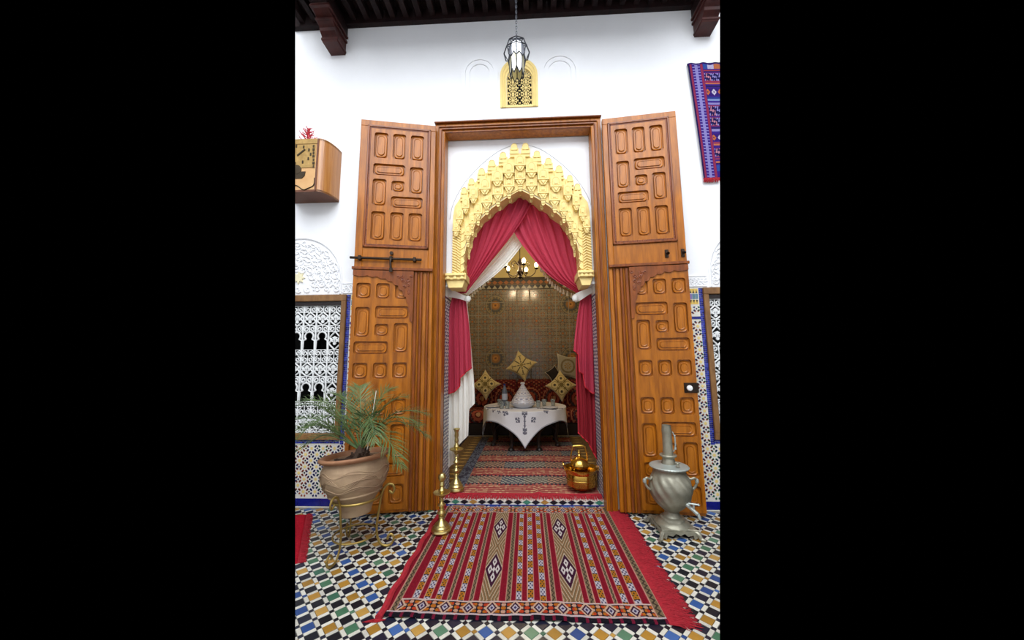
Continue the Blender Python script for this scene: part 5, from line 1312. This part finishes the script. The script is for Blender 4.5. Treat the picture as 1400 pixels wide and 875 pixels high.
fringe('fringe', [(tuple(A0), tuple(B0), (.9, .35, 0))], 420, .045, .0024, 'red_yarn', root, 9)

# --- wooden wall box with a dial front and a red coral branch on it
zb0, zb1 = 2.775, 3.285; xf = -1.885; yd = -.215; xr = -1.815
root = tag(empty('wall_clock_box', (0, 0, 0)), 'curved wooden wall cabinet with a bronze dial front, mounted at the left', 'wall box')
xw = -1.79
arc = [(xf, yd)] + [(xf + (xw - xf) * math.sin(PI / 2 * k / 14), yd * math.cos(PI / 2 * k / 14) ** .9 if k < 14 else 0) for k in range(1, 15)]
outl = [(-2.6, 0), (-2.6, yd)] + arc
b = MB()
for (x0, y0), (x1, y1) in zip(arc, arc[1:]): b.add([(x0, y0, zb0), (x1, y1, zb0), (x1, y1, zb1), (x0, y0, zb1)], [(0, 1, 2, 3)])
b.build('curved_side', 'box_veneer', root, smooth=True, ang=60)
b = MB(); b.prism(outl, zb0 - .004, zb0 + .016, 'xy'); b.build('underside', 'box_under', root)
b = MB(); b.prism(outl, zb1 - .016, zb1 + .004, 'xy'); b.build('top', 'box_veneer', root)
b = MB(); b.box(-2.6, xf, yd, yd + .012, zb0 + .016, zb1 - .016); b.build('front', 'copper_panel', root)
b = MB(); b.box(xf - .012, xf + .004, yd - .006, yd + .008, zb0, zb1); b.build('corner_strip', 'box_under', root, bevel=.002)
b = MB(); b.box(-2.6, xf - .012, yd - .006, yd, 3.235, 3.285); b.build('top_band', 'dial_metal', root, bevel=.002)
b = MB(); cxd, czd = -2.09, 3.06                                     # quarter of a square bronze dial
b.box(-2.6, xf - .022, yd - .005, yd - .0005, 3.00, 3.232); dl_ = b.build('dial', 'dial_metal', root, bevel=.002)
b = MB()
for k in range(12):
    a = PI * 2 * k / 12; b.obox((cxd + .14 * math.cos(a), yd - .007, 3.13 + .085 * math.sin(a)), (.006, 0, 0), (0, .003, 0), (0, 0, .013))
for k in range(7): b.obox((xf - .03 - k * .002, yd - .007, 3.01 + k * .033), (.006 + .003 * (k % 2), 0, 0), (0, .003, 0), (0, 0, .011))
b.obox((cxd + .05, yd - .009, 3.15), (.035, 0, .03), (0, .002, 0), (-.004, 0, .005)); b.build('dial_marks', 'dial_dark', dl_)
b = MB(); b.lathe([(0, 0), (.045, 0), (.045, .008), (0, .01)], 24); o = b.build('dark_disc', 'dial_dark', root, loc=(-2.075, yd, 2.985)); o.rotation_euler = (PI / 2, 0, 0)
b = MB(); b.prism([(-2.6, 2.90), (-2.02, 2.90), (-1.995, 2.925), (-1.99, 2.965), (-2.6, 2.965)], yd, yd - .006); b.build('dark_bowl', 'dial_dark', root)
b = MB(); b.tube(spline([(-2.12, yd - .003, 2.84), (-2.06, yd - .003, 2.83), (-2.0, yd - .003, 2.79), (-1.96, yd - .003, 2.80), (xf - .02, yd - .003, 2.83), (xf - .014, yd - .003, 2.90)], 6), .005, 5); b.build('scroll_line', 'dial_dark', root)
CB = Vector((-2.015, -.12, zb1 + .004)); CB.x = at(421, 192, -.12).x
root = tag(empty('coral_branch', CB), 'small red coral branch standing on the wooden wall box', 'ornament')
rr = random.Random(8); b = MB(); b.tube([(0, 0, 0), (.004, 0, .09), (0, 0, .185)], [.014, .010, .003], 7); b.build('stem', 'red_coral', root, smooth=True)
for k in range(30):
    z = .012 + .165 * (k / 30); a = k * 2.4; L = (.085 * (1 - z / .2) + .015) * rr.uniform(.8, 1.2); d = Vector((math.cos(a), math.sin(a), .55)).normalized()
    b = MB(); p = Vector((0, 0, z)); e = p + d * L; b.tube([p, p.lerp(e, .5) + Vector((0, 0, -.004)), e], [.006, .004, .002], 5)
    for q in (.45, .7, .9):
        m_ = p.lerp(e, q); dd = (d + Vector((rr.uniform(-1, 1), rr.uniform(-1, 1), rr.uniform(0, 1)))).normalized(); b.tube([m_, m_ + dd * L * .3], [.003, .0015], 4)
    b.build('twig', 'red_coral', root)

# --- blue woven hanging at the right
root = tag(empty('wall_hanging', (0, 0, 0)), 'violet blue woven hanging with bands of small figures on the right wall', 'wall hanging')
TLc, BLc = at(940.5, 86, -.03), at(962.5, 243, -.03)
zt, zb_ = TLc.z, BLc.z; nu, nv = 200, 300; Wd = .75
U, V = np.meshgrid(np.linspace(0, 1, nu + 1), np.linspace(0, 1, nv + 1))
X = TLc.x + (BLc.x - TLc.x) * V + Wd * U; Z = zt + (zb_ - zt) * V + .006 * np.sin(U * 40) * (V < .02); Yh = -.022 + .010 * np.sin(X * 14 + V * 2) * (.3 + V)
uc, vc = np.meshgrid((np.arange(nu) + .5) / nu, (np.arange(nv) + .5) / nv); x = uc * Wd; y = vc * (zt - zb_)
c = np.zeros(uc.shape + (3,)); VIO, RD, LAV, WH, OR, NAV = [np.array(lin(q)) for q in ((62, 34, 132), (150, 50, 84), (148, 140, 206), (206, 196, 220), (200, 110, 60), (30, 24, 84))]
c[:] = VIO
def band(y0, y1, f): 
    s = (y >= y0) & (y < y1) & (x > .14); t = (y - y0) / (y1 - y0); cc_ = f(t); c[s] = cc_[s]
def figs(t):
    cell = np.floor(x / .05); fx_ = np.mod(x / .05, 1); m_ = np.sin(fx_ * 9 + cell) * np.cos(t * 8 + fx_ * 5 + cell * 2) + .4 * np.sin(t * 17); cc_ = np.zeros(uc.shape + (3,)); cc_[:] = NAV; cc_[m_ > .25] = np.where((hash2(cell, cell * 0 + 3.) > .5)[..., None], LAV, np.array(lin((196, 130, 150))))[m_ > .25]; cc_[(t < .06) | (t > .94)] = RD; return cc_
def loz(t):
    cell = np.floor(x / .06); d = np.abs(np.mod(x / .06, 1) - .5) + np.abs(t - .5); cc_ = np.zeros(uc.shape + (3,)); cc_[:] = VIO * .8; cc_[d < .42] = np.where((np.mod(cell, 2) > 0)[..., None], WH, OR)[d < .42]; cc_[d < .12] = NAV; return cc_
def strp(cols): return lambda t: np.array([lin(q) for q in cols])[np.clip((t * len(cols)).astype(int), 0, len(cols) - 1)]
def blocks(t):
    cell = np.mod(np.floor(x / .06), 3).astype(int); return np.array([lin(q) for q in ((190, 180, 215), (190, 110, 70), (50, 80, 160))])[cell]
pat = [(.0, .015, strp([(60, 30, 110)])), (.02, .065, blocks), (.07, .10, strp([(60, 34, 130), (160, 60, 70), (40, 30, 90)])), (.11, .20, figs), (.20, .26, strp([(150, 50, 90), (200, 120, 80), (60, 34, 132), (40, 30, 90)])), (.27, .35, loz), (.36, .44, strp([(40, 60, 140), (130, 150, 200), (60, 40, 140), (150, 140, 200)])), (.45, .56, figs), (.57, .66, figs), (.67, .73, strp([(40, 30, 100), (150, 140, 200), (60, 40, 140)])), (.74, .81, loz), (.82, .87, strp([(150, 60, 90), (200, 120, 80), (60, 34, 132)])), (.88, .97, figs), (.98, 1.04, strp([(150, 60, 90), (60, 34, 132), (200, 120, 80), (40, 30, 90)])), (1.05, 1.11, blocks), (1.11, 1.3, strp([(60, 34, 132), (150, 50, 90)]))]
k_ = (zt - zb_) / 1.18
for a, b__, f in pat: band(a * k_, b__ * k_, f)
s = x < .14; t = x / .14; cc_ = np.zeros(uc.shape + (3,)); cc_[:] = VIO; cc_[(t < .10)] = NAV; cc_[(t > .12) & (t < .24)] = RD; cc_[(t > .80) & (t < .96)] = RD
zz = np.abs(np.mod(y / .03, 1) - .5); cc_[(np.abs(t - .52) < .09 + .16 * (zz < .18))] = LAV; c[s] = cc_[s]; c[(vc < .012)] = VIO * .6
npgrid('weave', X, Yh, Z, c * .8, 'woven', root)
b = MB(); rr = random.Random(6)
for k in range(200):
    x_ = BLc.x + Wd * k / 200; b.tube([(x_, -.02, zb_ + .004), (x_ + rr.uniform(-.004, .004), -.024, zb_ - .02), (x_ + rr.uniform(-.01, .01), -.02, zb_ - rr.uniform(.03, .045))], [.003, .003, .002], 4, caps=False)
b.build('fringe', 'red_yarn', root)['kind'] = 'stuff'
b = MB(); b.tube([(TLc.x + .0, -.014, zt - .004), (TLc.x + Wd, -.014, zt - .004)], .008, 6); b.build('rod', 'dark_wood', root)

# --- hanging lantern of leaded glass
LC = at(706.5, 80, -.62); root = tag(empty('hanging_lantern', LC), 'hanging faceted lantern of milky leaded glass above the door', 'lantern')
n = 8
def ringp(r, z, off=0): return [Vector((r * math.cos(2 * PI * (k + off) / n), r * math.sin(2 * PI * (k + off) / n), z)) for k in range(n)]
R0, R1, R2, R3, R4 = ringp(.030, .150), ringp(.078, .118), ringp(.100, .050), ringp(.084, -.018), ringp(.074, -.020)
Q0, Q1, Q2 = ringp(.056, .110), ringp(.060, -.02), ringp(.056, -.115)
lead = MB()
def bar(a, c, r=.0042): lead.tube([a, c], r, 5)
for k in range(n):
    j = (k + 1) % n
    for A_r, B_r in ((R0, R1), (R1, R2), (R2, R3)): bar(A_r[k], B_r[k], .005)
    bar(R0[k], R0[j]); bar(R1[k], R1[j]); bar(R2[k], R2[j], .003); bar(Q0[k], Q1[k], .004); bar(Q1[k], Q2[k], .004); bar(Q0[k], Q0[j], .003); bar(R1[k], Q0[k], .003); bar(R3[k], Q1[k], .003)
    v1 = (Q1[k] + Q1[j]) / 2 + Vector((0, 0, .035)); bar(Q1[k], v1, .004); bar(Q1[j], v1, .004)
    tip = (Q2[k] + Q2[j]) / 2 * .98 + Vector((0, 0, -.050)); bar(Q2[k], tip, .004); bar(Q2[j], tip, .004)
    b = MB(); b.add([Q0[k], Q0[j], Q1[j], v1, Q1[k]], [(0, 1, 2, 3, 4)]); b.build('upper_pane', 'milk_glass', root)
    b = MB(); b.add([Q1[k], v1, Q1[j], Q2[j], tip, Q2[k]], [(0, 1, 2, 3, 4, 5)]); b.build('lower_pane', 'amber_glass', root)
    b = MB(); b.add([R0[k] * .98, R0[j] * .98, Q0[j], Q0[k]], [(0, 1, 2, 3)]); b.build('crown_pane', 'milk_glass', root)
lead.build('lead_frame', 'lantern_lead', root)
b = MB(); b.lathe([(.0, .175), (.012, .17), (.014, .16), (.034, .15), (.03, .145), (0, .145)], 12); b.build('cap', 'lantern_lead', root, smooth=True)
ztop = 4.69 - LC.z; nl = int((ztop - .17) / .024)
for k in range(nl):
    z = .18 + k * .024; b = MB(); pl = [(.0065 * math.cos(2 * PI * t / 10), 0, z + .015 * math.sin(2 * PI * t / 10)) for t in range(10)]
    if k % 2: pl = [(0, p[0], p[2]) for p in pl]
    b.tube(pl, .0022, 4, closed=True); b.build('chain_link', 'lantern_lead', root)
b = MB(); b.lathe([(0, ztop - .02), (.03, ztop - .005), (.035, ztop + .015), (0, ztop + .015)], 12); b.build('ceiling_hook', 'lantern_lead', root)

# ================================================================== end of the built stretch: trim what runs past the two side planes
bpy.context.view_layer.update()
skip = {'wall_front_bounce', 'wall_left_bounce', 'wall_right_bounce', 'floor_courtyard_bounce'}
for o in list(bpy.data.objects):
    if o.type != 'MESH' or o.name in skip: continue
    mw = o.matrix_world; co = np.empty(len(o.data.vertices) * 3, np.float32); o.data.vertices.foreach_get('co', co)
    co = co.reshape(-1, 3) @ np.array(mw.to_3x3()).T + np.array(mw.translation) - np.array(CAM)
    dmin = [(co @ np.array(n)).min() for n in (NL, NR)]; dmax = [(co @ np.array(n)).max() for n in (NL, NR)]
    if min(dmax) < 0:
        for c in list(o.children): bpy.data.objects.remove(c)
        bpy.data.objects.remove(o); continue
    if min(dmin) >= -1e-4: continue
    if o.data.users > 1: o.data = o.data.copy()
    bm = bmesh.new(); bm.from_mesh(o.data); inv = mw.inverted(); p0 = inv @ CAM
    for n in (NL, NR):
        nl = (mw.to_3x3().transposed() @ n).normalized()
        r = bmesh.ops.bisect_plane(bm, geom=bm.verts[:] + bm.edges[:] + bm.faces[:], plane_co=p0, plane_no=nl, clear_inner=True)
        es = [e for e in r['geom_cut'] if isinstance(e, bmesh.types.BMEdge) and e.is_boundary]
        if es and len(es) < 4000: bmesh.ops.holes_fill(bm, edges=es, sides=0)
    bm.to_mesh(o.data); bm.free()
    if not len(o.data.polygons): bpy.data.objects.remove(o)
# stand every thing's empty at the foot of its own parts
bpy.context.view_layer.update()
for o in list(COL.objects):
    if o.type != 'EMPTY' or o.parent or not o.children or o.location.length > 1e-6 or abs(o.rotation_euler.z) > 1e-6: continue
    P_ = [c.matrix_world @ Vector(k) for c in o.children if c.type == 'MESH' for k in c.bound_box]
    if not P_: continue
    base = Vector(((min(p.x for p in P_) + max(p.x for p in P_)) / 2, (min(p.y for p in P_) + max(p.y for p in P_)) / 2, min(p.z for p in P_)))
    o.location = base
    for c in o.children: c.location = c.location - base
